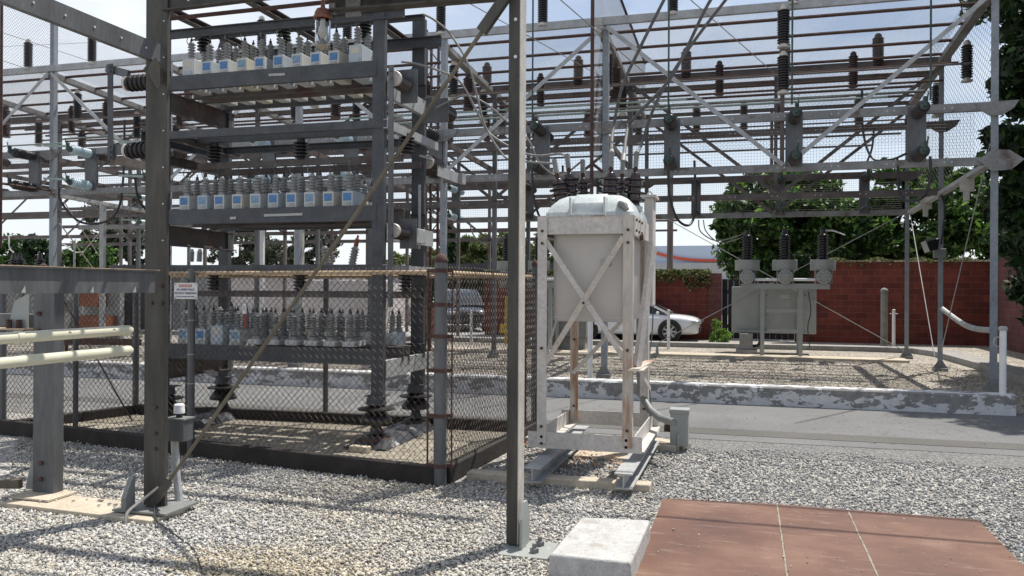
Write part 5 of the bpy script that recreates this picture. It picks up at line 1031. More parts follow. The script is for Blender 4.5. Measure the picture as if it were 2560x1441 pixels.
for i, X in enumerate(xm):
    place(pF, (X, YM, 6.62), 'rusty brown insulator on the middle roof row, %s from the right' % ORD[len(xm) - 1 - i], 'insulators on the middle roof row', (1, 1.0))
xf = [-15.1, -13.0, -10.4, -8.5, -5.9, -3.97, -1.35, .8, 2.75]
for i, X in enumerate(xf):
    place(pF, (X, YF_, 6.0), 'small rusty insulator on the far roof row, %s from the right' % ORD[len(xf) - 1 - i], 'insulators on the far roof row', (.92, 1.05))
bn = {-16.2: 'leftmost', -9.5: 'second from the left', -6.1: 'second from the right', -2.7: 'rightmost but one', 4.05: 'right end'}
bn = {-19.6: 'far left edge', -16.2: 'left white post', -9.5: 'left centre', -6.1: 'rack side', -2.7: 'middle post', 4.0: 'right end'}
for X in (-19.6, -16.2, -9.5, -6.1, -2.7, 4.0):
    for k, Y in enumerate((16.9, 17.9, 19.0, 20.6, 21.9)):
        if X > 3 and k in (0, 2, 4): continue
        z = 6.8 - (Y - 16) * .055
        place(pN if k % 2 == 0 or X > 3 else pF, (X - (.1 if X < 3 else -.12) , Y, z - .86), '%s hanging insulator from the camera under the %s roof cross beam' % (ORD[k] if X < 3 else ORD[k // 2], bn[X]), 'insulators hanging under the cross beams', (1.05, 1.08))
for k, X in enumerate((-17.9, -14.4, -11.0, -7.4, -4.6, -.6, 2.1)):
    for j, Y in enumerate((18.35, 21.5)):
        z = 6.93 - (Y - 16) * .055; place(pF, (X + .5 * j, Y, z - .84), '%s small hanging insulator from the left under the %s roof pipes' % (ORD[k], ('nearer', 'farther')[j]), 'insulators hanging under the roof pipes', (.8, .95))
# central stacked column of insulators at the mid hanger
for k, (Y, z) in enumerate(((15.9, 6.2), (15.9, 5.35))): place(pN, (.62, Y, z), ('upper' if k == 0 else 'lower') + ' black insulator stacked on the hanger between the two right bays', 'stacked hanger insulators', (1.1, 1.05))
def horiz_ins(b, p, d, r, L, n=8): b.lathe(p, d, [(0, r * .8), (.02, r * .8)] + ribs(L - .06, n, r * .82, r, .03) + [(L - .02, r * .75), (L, r * .7)], 14)
def switch(X, Y, z0, z1, lab, im, r=.115, L=.58, rear=True, back=None):
    t = thing('switch_mount', lab, 'switch', (X, Y, z0)); back = back or im
    b = MB(); b.chan((X, Y - .06, z0), (X, Y - .06, z1), .1, .30 if r > .1 else .25, .012, upv=(1, 0, 0)); b.build('mount_plate', 'galv' , t, flat=True)
    for k, z in enumerate((z1 - .12, z0 + .1)):
        b = MB(); horiz_ins(b, (X, Y - .07, z), (0, -1, .02), r, L); o = b.build('insulator', im, t)
        b = MB(); b.lathe((X, Y - .07 - L, z + .01), (0, -1, 0), [(0, r * .6), (.03, r * .6), (.05, .03), (.12, .025)], 10).box((X, Y - .15 - L, z + .07), (.05, .07, .16)).cyl((X + .03, Y - .18 - L, z + .05), (X + .03, Y - .25 - L, z + .22), .012); b.build('terminal', 'copper', o)
        if im == 'blue_porc':
            b = MB(); b.bar((X + .02, Y - .2 - L, z + .06), (X - .62, Y - .22 - L, z + .1), .02, .05); b.build('blade', 'copper_pale', o)
        if rear:
            b = MB(); horiz_ins(b, (X, Y + .06, z), (0, 1, -.01), r * .9, L); b.build('insulator', back, t)
            b = MB(); b.lathe((X, Y + .05 + L, z), (0, 1, 0), [(0, r * .5), (.05, r * .4)], 8); b.build('terminal', 'endcap', t)
    return t
sx_ = [(-18.2, 'brown', 'brown'), (-16.68, 'black', 'brown'), (-15.0, 'blue_porc', 'rustins'), (-12.9, 'blue_porc', 'rustins'), (-10.2, 'blue_porc', 'black'), (-8.2, 'blue_porc', 'black'), (-6.25, 'black', 'black'), (-3.97, 'black', 'black'), (-1.4, 'black', 'black'), (.82, 'black', 'black'), (2.88, 'black', 'black')]
for i, (X, im, bk) in enumerate(sx_):
    switch(X, YN, 4.02, 5.0, 'front row switch bracket with %s insulators, %s from the right along the framework' % ('pale blue' if im[0] == 'b' and im[1] == 'l' and im[2] == 'u' else 'dark', ORD[len(sx_) - 1 - i]), im, back=bk)
for i, X in enumerate((-19.0, -16.4, -14.0, -11.2, -8.3, -6.05, -3.97, -1.35, .83, 2.9)):
    switch(X, YF_, 3.72, 4.75, 'back row switch bracket with dark insulators, %s from the right along the framework' % ORD[9 - i], 'blue_porc' if X < -8 else 'black', .1, .5, rear=X < 0)
# vertical drop rods, loops and cables
def cab(name, pts, r, m_, lab, cat='cable', grp=None, n=8): b = MB(); b.tube(spline(pts, n), r, 8); return tag(b.build(name, m_), lab, cat, grp)
for X, la, zb in ((-3.97, 'left of the white tank', 5.0), (-1.4, 'above the tank dome', 5.0), (.74, 'at the middle hanger', 5.0), (2.95, 'near the right end', 4.95)):
    b = MB(); b.tube([(X, 15.2, zb), (X, 15.2, 9.4)], .017, 8); tag(b.build('drop_rod', 'copper'), 'thin vertical green black drop rod ' + la, 'rod', 'vertical drop rods')
for X, la in ((-1.4, 'second from the right'), (-3.97, 'third from the right'), (2.95, 'rightmost')):
    cab('hanging_cable', [(X, 15.2, 4.05), (X + .02, 15.25, 3.5), (X + .15, 15.4, 3.05), (X + .35, 15.7, 2.95), (X + .45, 15.95, 3.3), (X + .42, 16.0, 4.2)] if X < 2 else [(X, 15.2, 4.0), (X, 15.2, 3.6), (X - .12, 15.3, 3.3), (X - .35, 15.8, 3.4), (X - .38, 16, 4.1)], .024, 'cable', 'black cable loop hanging below the %s of the front switch brackets' % la, grp='hanging cable loops')
cab('hanging_cable', [at(148, 470, 15.3), at(150, 500, 15.3), at(185, 545, 15.5), at(225, 560, 15.8), at(280, 545, 16), at(305, 480, 16), at(312, 300, 16)], .026, 'cable', 'big black cable loop left of the dark column', grp='hanging cable loops')
cab('hanging_cable', [at(338, 440, 15.3), at(340, 470, 15.3), at(352, 510, 15.5), at(400, 560, 15.8)], .026, 'cable', 'black cable dropping beside the big dark column', grp='hanging cable loops')
cab('hanging_cable', [at(2155, 225, 16.6), at(2158, 330, 16.6), at(2180, 395, 16.4), at(2225, 400, 16.2), at(2265, 385, 16)], .022, 'cable', 'black cable looping left of the right end bracket', grp='hanging cable loops')
cab('hanging_cable', [at(2185, 320, 19), at(2180, 370, 19), at(2166, 410, 19)], .022, 'cable', 'short curved cable under the middle row near the right', grp='hanging cable loops')
cab('conductor', [at(1004, 155, 8.4), at(1040, 160, 8.5), at(1100, 178, 8.7), at(1150, 205, 8.9), at(1190, 275, 9.0), at(1225, 335, 9), at(1290, 375, 9), at(1340, 390, 9), at(1400, 385, 9), T[1] + Vector((0, 0, -.03))], .013, 'cable_grey', 'grey conductor drooping from the top shelf to the tank bushings', 'conductor')
cab('conductor', [at(1058, 36, 8.6), at(1085, 50, 8.7), at(1125, 85, 8.8), at(1170, 160, 8.8), at(1195, 250, 8.8), at(1215, 320, 8.8), at(1265, 395, 8.8), at(1320, 405, 8.8), T[0] + Vector((0, 0, -.03))], .013, 'cable_grey', 'second grey conductor curving from the rack top to the tank bushings', 'conductor')
cab('conductor', [at(1090, 270, 9.3), at(1160, 240, 9.4), at(1215, 260, 9.4), at(1262, 300, 9.5), at(1320, 350, 9.5), at(1350, 410, 9.5), at(1400, 440, 9.6), T[2]], .012, 'cable_grey', 'thin grey conductor passing behind the pale edged column to the rear bushing', 'conductor')
for i, (j, pts, la) in enumerate(((3, [(1532, 330), (1555, 220), (1600, 120), (1665, -10)], 'leftmost'), (4, [(1570, 320), (1590, 290), (1680, 190), (1760, 30), (1790, -20)], 'middle'), (5, [(1604, 360), (1635, 270), (1680, 185), (1745, 90), (1830, -20)], 'rightmost'))):
    b = MB(); P = [T[j]] + [at(x, y, 9.2) for x, y in pts]; cb = None
    o = cab('conductor', P, .018, 'cable_mid', '%s of the three thick conductors rising right from the tank bushings' % la, 'conductor', 'thick conductors above the tank')
    b = MB(); d0 = (P[1] - P[0]).normalized(); b.tube([P[0] - d0 * .02, P[0] + d0 * .16], [.028, .024], 8); b.build('sleeve', 'cable_grey', o)
cab('ground_wire', [at(1634, 560, 9.9), at(1632, 800, 9.9), at(1622, 930, 9.5), at(1632, 1060, 9.2), at(1640, 1148, 8.9)], .007, 'copper', 'thin green ground wire hanging down the right side of the white stand', 'wire')
cab('ground_wire', [(-2.13, 8.5, .85), (-2.16, 8.48, .6), (-2.13, 8.4, .3), (-2.13, 8.4, .08)], .008, 'cable', 'thin dark wire along the left front leg of the white stand', 'wire')
for i, (a_, b_) in enumerate((((1300, -40), (2050, 300)), ((0, 118), (300, 105)), ((1380, -60), (1790, 98)), ((1085, -20), (1520, 230)))):
    pass
for i, (p1, p2, Y1, Y2, la) in enumerate(((( -60, 120), (420, 98), 30, 30, 'nearly level thin wire crossing the sky at the top left'), ((0, 80), (520, 250), 15.5, 21, 'sloping thin wire left of the dark column, upper one'), ((0, 150), (420, 290), 15.5, 21, 'sloping thin wire left of the dark column, lower one'), ((1140, -10), (1500, 190), 12, 20, 'thin sloping wire right of the diagonal rod'), ((1390, -10), (1620, 190), 12, 20, 'thin sloping wire above the tank'), ((1590, -120), (2000, 240), 12, 22, 'thin sloping wire over the right bays'))):
    b = MB(); a_ = at(*p1, Y1); b_ = at(*p2, Y2); b.tube([a_, b_], .009, 5); tag(b.build('overhead_wire', 'cable_grey'), la, 'wire')
for (a_, b_, w_, la) in (((-9, 6.76, 5.5), (-1.2, 6.66, 5.5), .14, 'nearer steel beam high over the yard just above the picture'), ((-9, 8.3, 5.6), (-.5, 8.2, 5.6), .12, 'farther steel beam high over the yard just above the picture'), ((-4.4, 4.2, 5.8), (-4.4, 8.4, 5.8), .13, 'steel cross beam high over the left column'), ((-7.2, 4.2, 5.8), (-7.2, 8.4, 5.8), .13, 'steel cross beam high over the left stub column')):
    b = MB(); b.chan(a_, b_, .06, w_, .01); tag(b.build('overhead_beam', 'galv_dark', flat=True), la, 'beam')
for Y, z, la in ((8.75, 5.95, 'nearest'), (9.6, 6.6, 'farther')):
    b = MB(); b.tube([(-9, Y, z), (5, Y, z)], .02, 6); tag(b.build('overhead_bus', 'cable_grey'), '%s overhead bus pipe just above the picture over the yard' % la, 'pipe')
# ================================================================ RECLOSERS
def recloser(name, label, cx, Y, body=True):
    t = thing(name, label, 'switchgear', (cx, Y, 0))
    for k, dx in enumerate((-.93, 0, .92)):
        x = cx + dx
        b = MB(); b.cyl((x, Y + .25, 2.24), (x, Y + .25, 2.51), .31, 24); dr = b.build('drum', 'eq_grey', t, bevel=.01)
        b = MB(); b.lathe((x, Y + .25, 2.51), (0, 0, 1), [(0, .13)] + ribs(.62, 9, .10, .14, .02) + [(.66, .07), (.78, .06)], 16); b.build('bushing', 'black', dr)
        b = MB(); b.lathe((x, Y - .1, 2.07), (0, -1, 0), [(-.3, .17), (0, .17), (.0, .185), (.02, .185), (.03, .15), (.04, .15), (.045, .06), (.07, .055)], 20); fl = b.build('flange', 'eq_grey', dr)
        b = MB(); b.bolts([(x + .12 * math.cos(a * .785), Y - .14, 2.07 + .12 * math.sin(a * .785)) for a in range(8)], (0, -1, 0), .014, .014); b.build('bolt_ring', 'bolt', fl)
        MB().b2((x - .2, Y - .1, 1.9), (x - .18, Y + .3, 2.25)).build('bracket', 'eq_mid', dr); MB().b2((x + .18, Y - .1, 1.9), (x + .2, Y + .3, 2.25)).build('bracket', 'eq_mid', dr)
    b = MB(); b.cyl((cx - .75, Y - .05, 2.0), (cx - .15, Y - .05, 2.0), .035).cyl((cx + .15, Y - .05, 2.0), (cx + .75, Y - .05, 2.0), .035); b.build('link_tube', 'white_plain', t)
    MB().chan((cx - 1.08, Y - .02, 1.83), (cx + 1.07, Y - .02, 1.83), .1, .14, .01, flip=-1).build('top_channel', 'eq_grey', t, flat=True)
    for dx in (-.5, .43):
        b = MB(); b.ang((cx + dx, Y, .06), (cx + dx, Y, 1.78), .1, .08, .01, upv=(0, 1, 0)); lg = b.build('leg', 'eq_grey', t, flat=True); b = MB(); b.bolts([(cx + dx + .05, Y, z) for z in (.5, .7, 1.1, 1.3, 1.6)], (0, -1, 0), .014, .014); b.build('bolts', 'bolt', lg)
        MB().ang((cx + dx, Y + .9, .06), (cx + dx, Y + .9, 1.78), .1, .08, .01, upv=(0, 1, 0)).build('leg', 'eq_grey', t, flat=True)
    for z in (.68, 1.2): MB().b2((cx - .45, Y - .005, z - .04), (cx + .43, Y + .01, z + .04)).build('rung', 'eq_grey', t)
    if body:
        b = MB(); b.b2((cx - 1.33, Y + 1.0, .57), (cx + .83, Y + 2.0, 1.82)); bd = b.build('control_cabinet', 'eq_grey', t, bevel=.02)
        b = MB(); b.b2((cx - .1, Y + .985, 1.5), (cx + .15, Y + .998, 1.62)); b.build('name_plate', 'plate', bd)
        b = MB(); b.cyl((cx - 1.2, Y + .9, .62), (cx - .4, Y + .9, .62), .04); b.build('pipe', 'eq_grey', t)
        b = MB(); b.tube(spline([(cx + .56, Y, 1.7), (cx + .62, Y, 1.2), (cx + .55, Y, .8), (cx + .6, Y, .3)]), .012, 6); b.build('cable', 'cable', t)
    return t
recloser('recloser', 'grey recloser with three drums on a ladder frame before the red wall', .93, 22)
recloser('recloser', 'second grey recloser half hidden between the column and the white tank', -5.6, 22, False)
t = thing('control_cabinet', 'tall grey equipment cabinet standing behind the left leg of the white stand', 'cabinet', (-5.4, 23, 0))
MB().b2((-5.95, 23, .35), (-4.4, 24, 2.1)).build('body', 'eq_mid', t, bevel=.02); MB().b2((-5.9, 23.0 - .02, 1.25), (-4.45, 22.99, 1.28)).build('seam', 'cable', t); MB().b2((-5.9, 23.1, .0), (-4.45, 23.9, .35)).build('plinth', 'conc_grey', t)
b = MB(); b.cyl((-5.5, 22.9, 1.9), (-5.0, 22.9, 1.9), .14, 16); b.build('pipe', 'eq_grey', t)
for i, (px0, px1, y0, y1, Y) in enumerate(((1874, 1830, 600, 640, 22.2), )):
    pass
cab('hanging_cable', [at(1746, 550, 22.6), at(1752, 580, 22.6), at(1790, 602, 22.5), at(1840, 592, 22.4), at(1872, 578, 22.25)], .016, 'cable_grey', 'grey cable sagging to the left bushing of the recloser, upper one')
cab('hanging_cable', [at(1758, 550, 22.6), at(1766, 580, 22.6), at(1800, 607, 22.5), at(1850, 596, 22.4), at(1874, 582, 22.25)], .014, 'cable_grey', 'grey cable sagging to the left bushing of the recloser, lower one')
cab('hanging_cable', [at(2062, 577, 22.25), at(2085, 578, 22.3), at(2112, 588, 22.4)], .018, 'white_plain', 'pale cable end on the right bushing of the recloser')
cab('hanging_cable', [at(1172, 550, 22.6), at(1185, 590, 22.6), at(1215, 608, 22.6), at(1270, 590, 22.6)], .02, 'cable_grey', 'grey cable loop above the hedge, left one', grp='cable loops above the hedge')
cab('hanging_cable', [at(1226, 550, 22.6), at(1234, 590, 22.6), at(1262, 612, 22.6), at(1320, 600, 22.6)], .02, 'cable_grey', 'grey cable loop above the hedge, right one', grp='cable loops above the hedge')
# small posts
t = thing('junction_box', 'small dark grey box on a concrete block at the foot of the recloser', 'box', (-.1, 22.4, 0)); p = at(1865, 880, 22.4)
MB().b2((p.x - .17, 22.4, .16), (p.x + .17, 22.7, .58)).build('box', 'eq_mid', t, bevel=.01); MB().b2((p.x - .26, 22.3, .0), (p.x + .28, 22.8, .16)).build('base_block', 'conc_grey', t); b = MB(); b.tube(spline([(p.x + .17, 22.55, .25), (p.x + .32, 22.55, .3), (p.x + .42, 22.55, .6), (p.x + .42, 22.55, .9)]), .04, 8); b.build('conduit', 'cable', t)
p = at(2210, 860, 26.5); t = thing('bollard', 'thick round topped concrete bollard in front of the red wall', 'bollard', (p.x, 26.5, 0)); MB().cyl((p.x, 26.5, 0), (p.x, 26.5, 1.72), .1, 18).build('post', 'block', t); MB().lathe((p.x, 26.5, 1.7), (0, 0, 1), [(0, .115), (.03, .115), (.06, .1), (.1, .06), (.115, .01)], 18).build('cap', 'block', t)
for px, py, Y, h, r, la in ((2234, 862, 25.5, 1.15, .045, 'slim white post with a ring beside the thick bollard'), (1671, 870, 24.0, 1.1, .045, 'slim white post with small ears in front of the sedan'), (1475, 940, 15.6, 1.45, .05, 'white post seen between the legs of the white stand'), (1178, 860, 24.5, 1.0, .045, 'slim white post in front of the dark blue car'), (966, 870, 24.0, 1.1, .045, 'slim white post seen between the two right rack columns')):
    p = at(px, py, Y); t = thing('marker_post', la, 'post', (p.x, Y, 0), 'slim white marker posts'); MB().cyl((p.x, Y, 0), (p.x, Y, h), r, 12).build('post', 'white_plain', t); MB().lathe((p.x, Y, h), (0, 0, 1), [(0, r * 1.15), (.03, r * 1.1), (.05, r * .6)], 12).cyl((p.x - .11, Y, h - .08), (p.x + .11, Y, h - .08), .012).build('cap', 'galv_light', t)
t = thing('marker_post', 'white round post with a shackle standing on the right end of the kerb wall', 'post', (3.44, 12.95, .3)); MB().cyl((3.46, 12.98, .29), (3.46, 12.98, 1.2), .045, 16).build('post', 'white_plain', t); MB().lathe((3.46, 12.98, 1.19), (0, 0, 1), [(0, .06), (.04, .062), (.06, .04)], 16).build('cap', 'galv_light', t)
b = MB(); b.tube(spline([(3.4, 12.95, 1.1), (3.34, 12.93, 1.07), (3.34, 12.93, .99), (3.4, 12.95, .96)]), .01, 6); b.build('shackle', 'galv_light', t)
p = at(1256, 790, 24.5); t = thing('warning_pole', 'yellow painted pole with a small sign just left of the pale edged column', 'pole', (p.x, 24.5, 0)); MB().cyl((p.x + .12, 24.5, 0), (p.x + .12, 24.5, 1.5), .05, 12).build('pole', 'yellow2', t); MB().b2((p.x - .05, 24.4, .35), (p.x + .15, 24.43, .62)).build('sign', 'yellow2', t)
# lattice mast and pale posts at left centre
t = thing('lattice_mast', 'rusty lattice mast standing behind the right rack columns', 'mast', (-8.2, 20.5, 0)); b = MB(); xm_, ym_ = at(1085, 600, 20.5).x, 20.5
for dx in (-.17, .17):
    for dy in (-.17, .17): MB().b2((xm_ + dx - .03, ym_ + dy - .03, 0), (xm_ + dx + .03, ym_ + dy + .03, 8.6)).build('leg', 'rusty', t)
for i in range(20): z = i * .43; s = 1 if i & 1 else -1; b.tube([(xm_ - .17 * s, ym_ - .2, z), (xm_ + .17 * s, ym_ - .2, z + .43)], .016, 5).tube([(xm_ + .2, ym_ - .17 * s, z), (xm_ + .2, ym_ + .17 * s, z + .43)], .016, 5)
b.build('lacing', 'rusty', t)
for px, Y, la in ((652, 20, 'slim pale post seen under the middle shelf, left one'), (745, 16.5, 'broader pale post seen under the middle shelf, right one'), (1745, 30, 'thin dark pole top above the recloser cables')):
    if px > 1000: continue
    p = at(px, 700, Y); t = thing('pale_post', la, 'post', (p.x, Y, 0)); w = .06 if px < 700 else .1; MB().b2((p.x - w, Y, 0), (p.x + w, Y + .1, 3.9)).build('post', 'white_plain' if px < 700 else 'endcap', t)
    MB().b2((p.x - .2, Y - .1, 0), (p.x + .2, Y + .2, .08)).build('base', 'conc_grey', t)
# outdoor breaker behind the rack: angled bushings and tank
t = thing('oil_breaker', 'white outdoor breaker with slanted grey bushings seen behind the rack', 'breaker', (-12, 20, 0))
cxb = at(860, 740, 20).x
MB().b2((cxb - 1.4, 20, .6), (cxb + .9, 21.2, 1.95)).build('tank', 'shed', t, bevel=.05)
for dx in (-1.2, .7): MB().b2((cxb + dx - .06, 20.1, 0), (cxb + dx + .06, 20.2, .6)).build('leg', 'eq_grey', t)
for px, py, lean in ((822, 655, -14), (875, 655, 18), (930, 655, 16)):
    a_ = at(px, py + 30, 20.5); e = at(px + lean, py - 55, 20.5); ax = e - a_; b = MB(); L = ax.length; b.lathe(a_, ax, [(0, .13), (L * .1, .13)] + ribs(L * .65, 8, .085, .125, L * .12) + [(L * .8, .06), (L, .05)], 14); bu = b.build('bushing', 'grey_porc', t); b = MB(); b.lathe(a_ + ax * .82, ax, [(0, .065), (.2, .06), (.22, .03), (.3, .03)], 10); b.build('cap', 'orange' if px > 830 else 'black', bu)
t = thing('insulator_stack', 'pair of bright ribbed bushings left of the inner rack column', 'insulator', (-9, 13, 0)); x0 = at(483, 640, 14.0).x
for k, px in enumerate((478, 498)):
    p = at(px, 655, 14.2); b = MB(); b.lathe((p.x, 14.2, p.z), (0.06, 0, 1), [(0, .05)] + ribs(.2, 8, .045, .068, .01) + [(.26, .03)], 14); b.build('bushing', 'grey_porc', t)
b = MB(); b.b2((x0 - .3, 14.0, 0), (x0 + .3, 14.5, 2.17)); b.build('case', 'eq_mid', t)
# left background transformers with dark bushings
for px, la, s in ((42, 'leftmost', 1.0), (100, 'second', 1.0), (148, 'third', .9)):
    p = at(px, 675, 21); t = thing('transformer_bushing', '%s of the three dark ribbed bushings above the low beam at the far left' % la, 'bushing', (p.x, 21, 0), 'dark bushings at the far left')
    for dx in ((-.12, .12) if px == 42 else (0,)):
        b = MB(); b.lathe((p.x + dx, 21, 1.7), (0, 0, 1), [(0, .16)] + ribs(.85 * s, 10, .1, .16, .05) + [(.95 * s, .07), (1.1 * s, .05)], 14); b.build('bushing', 'black', t)
    MB().b2((p.x - .35, 20.8, 0), (p.x + .35, 21.6, 1.7)).build('tank', 'eq_mid', t, bevel=.03)
cab('hanging_cable', [at(22, 590, 20.8), at(24, 620, 20.8), at(34, 632, 20.9)], .02, 'white_plain', 'pale short cable at the far left bushing')
cab('hanging_cable', [at(140, 612, 20.9), at(160, 612, 20.6), at(185, 630, 20.3), at(208, 630, 20)], .016, 'white_plain', 'pale curved cable right of the third far left bushing')
# guy rods at left
for a_, b_, la in (((160, 505, 16), (248, 640, 20), 'thin pale guy rod slanting down right behind the left column'), ((250, 580, 20), (200, 640, 20), 'short pale guy rod crossing the longer one'), ((150, 560, 14), (255, 700, 17), 'thin rod below the blue insulators')):
    b = MB(); b.tube([at(*a_), at(*b_)], .014, 5); tag(b.build('guy_rod', 'endcap'), la, 'rod')
p = at(186, 620, 20); b = MB(); b.cyl((p.x, 20, 0), (p.x, 20, 3.1), .03, 8); tag(b.build('thin_pole', 'galv_light'), 'very thin pale pole behind the left guy rods', 'pole')
p = at(253, 690, 19); t = thing('pale_post', 'pale post with a small grey box at its foot left of the dark column', 'post', (p.x, 19, 0)); MB().b2((p.x - .07, 19, 0), (p.x + .07, 19.1, 4.0)).build('post', 'galv_light', t); MB().b2((p.x - .1, 18.9, 1.9), (p.x + .12, 19.2, 2.25)).build('box', 'eq_mid', t)
t = thing('dumpster', 'dark container with a dark red band behind the fence rail left of the dark column', 'container', (-18, 26, 0)); p = at(310, 660, 26); MB().b2((p.x - .7, 26, 0), (p.x + 2.2, 28, 2.55)).build('body', 'shed_dark', t); MB().b2((p.x - .6, 25.97, 2.1), (p.x + 2.1, 25.99, 2.3)).build('band', 'red', t)
# dark equipment seen through the fence at lower left of the rack
t = thing('hydrant_valve', 'low red painted pipe rail running behind the lower cream pipe', 'pipe', (-9, 11, 0)); a_, b_ = at(150, 853, 17), at(350, 856, 17); MB().bar(a_, b_, .1, .16).build('rail', 'rusty', t); MB().cyl((a_.x + .2, 17, 0), (a_.x + .2, 17, a_.z), .04).build('foot', 'rusty', t); MB().cyl((b_.x - .2, 17, 0), (b_.x - .2, 17, b_.z), .04).build('foot', 'rusty', t)
p = at(1640, 850, 21.6); b = MB(); b.tube([(p.x - .25, 21.4, .28), (p.x + .05, 21.4, .28), (p.x + .05, 21.4, .06)], .045, 10); tag(b.build('hose_valve', 'eq_grey'), 'small grey pipe elbow at the foot of the post behind the stand', 'pipe')
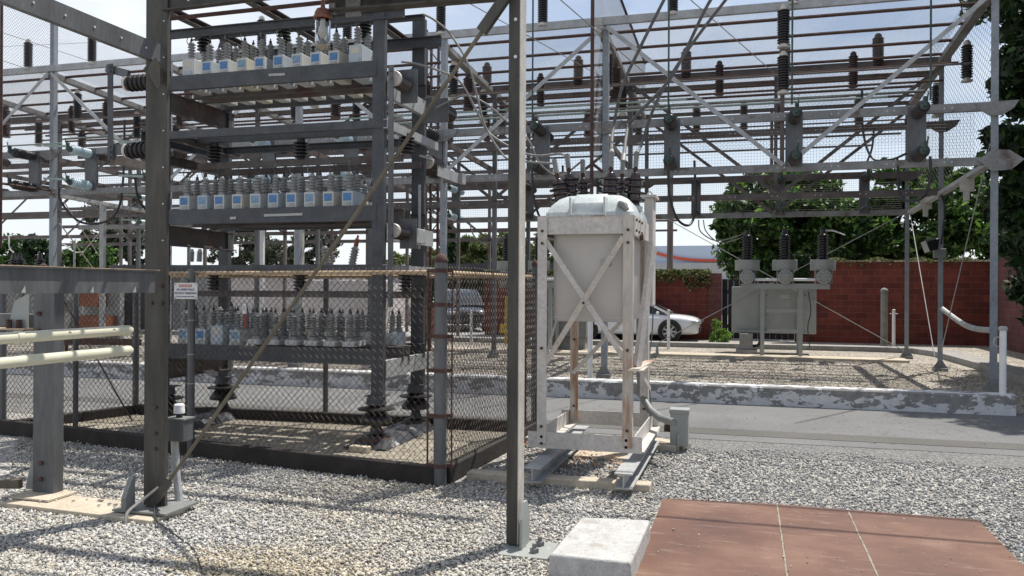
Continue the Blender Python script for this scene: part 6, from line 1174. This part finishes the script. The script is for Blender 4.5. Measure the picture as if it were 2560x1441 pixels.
# ================================================================ CARS
def car(name, label, loc, rotz, paint, L, W, prof, roof, wr, wheels, wheelbase, suv=False, scl=1):
    t = thing(name, label, 'car', loc); t.rotation_euler = (0, 0, rotz); WL[t.name] = Vector()
    # body lower loft: stations (x, z_low, z_belt/hood, halfwidth)
    b = MB(); K = 10
    for x, zl, zh, hw in prof:
        ring = [(-hw * .80, zl), (-hw * .97, zl + .06), (-hw, zl + (zh - zl) * .45), (-hw * .985, zl + (zh - zl) * .75), (-hw * .88, zh - .015), (-hw * .45, zh + .015), (hw * .45, zh + .015), (hw * .88, zh - .015), (hw * .985, zl + (zh - zl) * .75), (hw, zl + (zh - zl) * .45), (hw * .97, zl + .06), (hw * .80, zl)]
        K = len(ring); b.v += [Vector((x, y, z)) for y, z in ring]
    n = len(prof)
    for i in range(n - 1):
        for k in range(K): k2 = (k + 1) % K; b.f.append((i * K + k, (i + 1) * K + k, (i + 1) * K + k2, i * K + k2))
    b.f.append(tuple(range(K))); b.f.append(tuple((n - 1) * K + k for k in range(K - 1, -1, -1)))
    o = b.build('body', paint, t, angle=60); s = o.modifiers.new('s', 'SUBSURF'); s.levels = s.render_levels = 2
    b = MB()
    for x, z, hw in roof: b.v += [Vector((x, -hw, z)), Vector((x, -hw * .5, z + .012)), Vector((x, hw * .5, z + .012)), Vector((x, hw, z))]
    # cabin: glass shell
    g = MB(); zb = roof[0][1]
    for x, z, hw in roof: g.v += [Vector((x, -hw * 1.0, min(z, zb) - .12)), Vector((x, -hw, z)), Vector((x, -hw * .55, z + .02)), Vector((x, hw * .55, z + .02)), Vector((x, hw, z)), Vector((x, hw * 1.0, min(z, zb) - .12))]
    for i in range(len(roof) - 1):
        for k in range(5): g.f.append((i * 6 + k, (i + 1) * 6 + k, (i + 1) * 6 + k + 1, i * 6 + k + 1))
    g.build('windows', 'carglass', t, angle=50)
    r = MB(); top = [q for q in roof if q[1] > max(z for _, z, _ in roof) - .09]
    for x, z, hw in top: r.v += [Vector((x, -hw - .012, z - .03)), Vector((x, -hw * .9, z + .018)), Vector((x, hw * .9, z + .018)), Vector((x, hw + .012, z - .03))]
    for i in range(len(top) - 1):
        for k in range(3): r.f.append((i * 4 + k, (i + 1) * 4 + k, (i + 1) * 4 + k + 1, i * 4 + k + 1))
    r.build('roof', paint, t, angle=60)
    pl = MB(); zmx = max(z for _, z, _ in roof)
    for sy in (-1, 1):
        for a_, c_ in ((roof[0], top[0]), (roof[-1], top[-1])): pl.bar((a_[0], sy * (a_[2] + .01), a_[1]), (c_[0], sy * (c_[2] + .01), c_[1]), .04, .06)
        xm2 = (top[0][0] + top[-1][0]) / 2; pl.bar((xm2, sy * (roof[0][2] + .012), roof[0][1] - .05), (xm2, sy * (top[0][2] + .012), zmx - .02), .03, .07)
    pl.build('pillars', paint, t)
    for xw in wheels:
        for sy in (-1, 1):
            y = sy * (W / 2 - .09)
            b = MB(); b.lathe((xw, y - sy * .1, wr), (0, sy, 0), [(0, wr * .8), (.01, wr), (.2, wr), (.215, wr * .9), (.215, wr * .68), (.19, wr * .66)], 28); w_ = b.build('wheel', 'tyre', t)
            b = MB()
            for q in range(7): a = q * 6.283 / 7; b.bar((xw, y + sy * .095, wr), (xw + math.cos(a) * wr * .66, y + sy * .1, wr + math.sin(a) * wr * .66), .03, .055, upv=(-math.sin(a), 0, math.cos(a)))
            b.lathe((xw, y + sy * .09, wr), (0, sy, 0), [(0, .07), (.02, .06)], 12); b.tube([(xw + math.cos(a) * wr * .67, y + sy * .1, wr + math.sin(a) * wr * .67) for a in [q * 6.2832 / 24 for q in range(25)]], .012, 6, False); b.build('rim', 'rim', w_)
            b = MB(); b.lathe((xw, sy * (W / 2 - .012), wr + .02), (0, -sy, 0), [(0, wr * 1.17), (.03, wr * 1.17)], 28); b.build('wheel_arch', 'cable', t)
    xf_ = prof[-1][0]; zf = prof[-1][2]
    for sy in (-1, 1):
        b = MB(); b.box((xf_ - .16, sy * W * .36, zf - .05), (.34, W * .2, .12), Matrix.Rotation(sy * -.35, 3, 'Z')); b.build('headlight', 'lens', t, bevel=.03)
        b = MB(); b.box((prof[0][0] + .05, sy * W * .36, prof[0][2] - .1), (.1, W * .2, .16)); b.build('tail_light', 'red', t, bevel=.02)
        b = MB(); b.box((roof[-1][0] - .35, sy * (W / 2 + .06), roof[-1][1] + .02), (.1, .16, .11)); b.build('mirror', paint, t, bevel=.03)
        b = MB()
        for xd in (-.35, .55): b.box((xd, sy * (W / 2 - .006), .62), (.008, .012, .5))
        b.box((.35, sy * (W / 2 + .002), .72), (.16, .02, .03)); b.build('door_seams', 'cable', t)
    b = MB(); b.box((xf_ - .02, 0, zf - .3), (.06, W * .6, .16)).box((xf_ + .0, sy * 0, zf - .12), (.04, W * .5, .05)); b.build('grille', 'cable', t, bevel=.01)
    return t
SED = [(-2.3, .32, .84, .70), (-2.2, .22, .98, .84), (-1.7, .2, 1.0, .9), (-.8, .18, .96, .91), (.5, .18, .93, .91), (1.2, .18, .9, .9), (1.75, .2, .87, .87), (2.15, .22, .80, .82), (2.32, .26, .70, .68)]
SROOF = [(-1.85, .98, .72), (-1.3, 1.2, .62), (-.8, 1.38, .56), (-.2, 1.43, .55), (.35, 1.38, .56), (.8, 1.2, .62), (1.32, .92, .74)]
p = at(1752, 848, 28.4); car('sedan', 'white sedan parked nose right in front of the red wall behind the white stand', (p.x - 2.32, 28.4, 0), 0, 'carwhite', 4.64, 1.82, SED, SROOF, .335, (-1.42, 1.36), 2.7)
SUV_ = [(-2.2, .35, 1.0, .8), (-2.1, .28, 1.05, .9), (-1.0, .26, 1.05, .93), (.6, .26, 1.03, .93), (1.2, .26, 1.0, .92), (1.9, .3, .92, .86), (2.15, .36, .8, .72)]
UROOF = [(-2.05, 1.03, .8), (-1.85, 1.5, .68), (-1.2, 1.66, .64), (0, 1.68, .64), (.4, 1.6, .65), (.9, 1.3, .7), (1.25, 1.03, .78)]
p = at(1150, 824, 31.5); car('parked_car', 'dark blue parked car seen through the side fence under the hedge', (p.x - .4, 32.6, 0), R_(-62), 'cardark', 4.3, 1.86, SUV_, UROOF, .35, (-1.3, 1.3), 2.6)
p = at(300, 815, 27); car('parked_car', 'white hatchback seen through the fence just left of the dark column', (p.x + .6, 28, 0), R_(200), 'carwhite', 4.3, 1.8, SED, UROOF, .33, (-1.4, 1.36), 2.7)
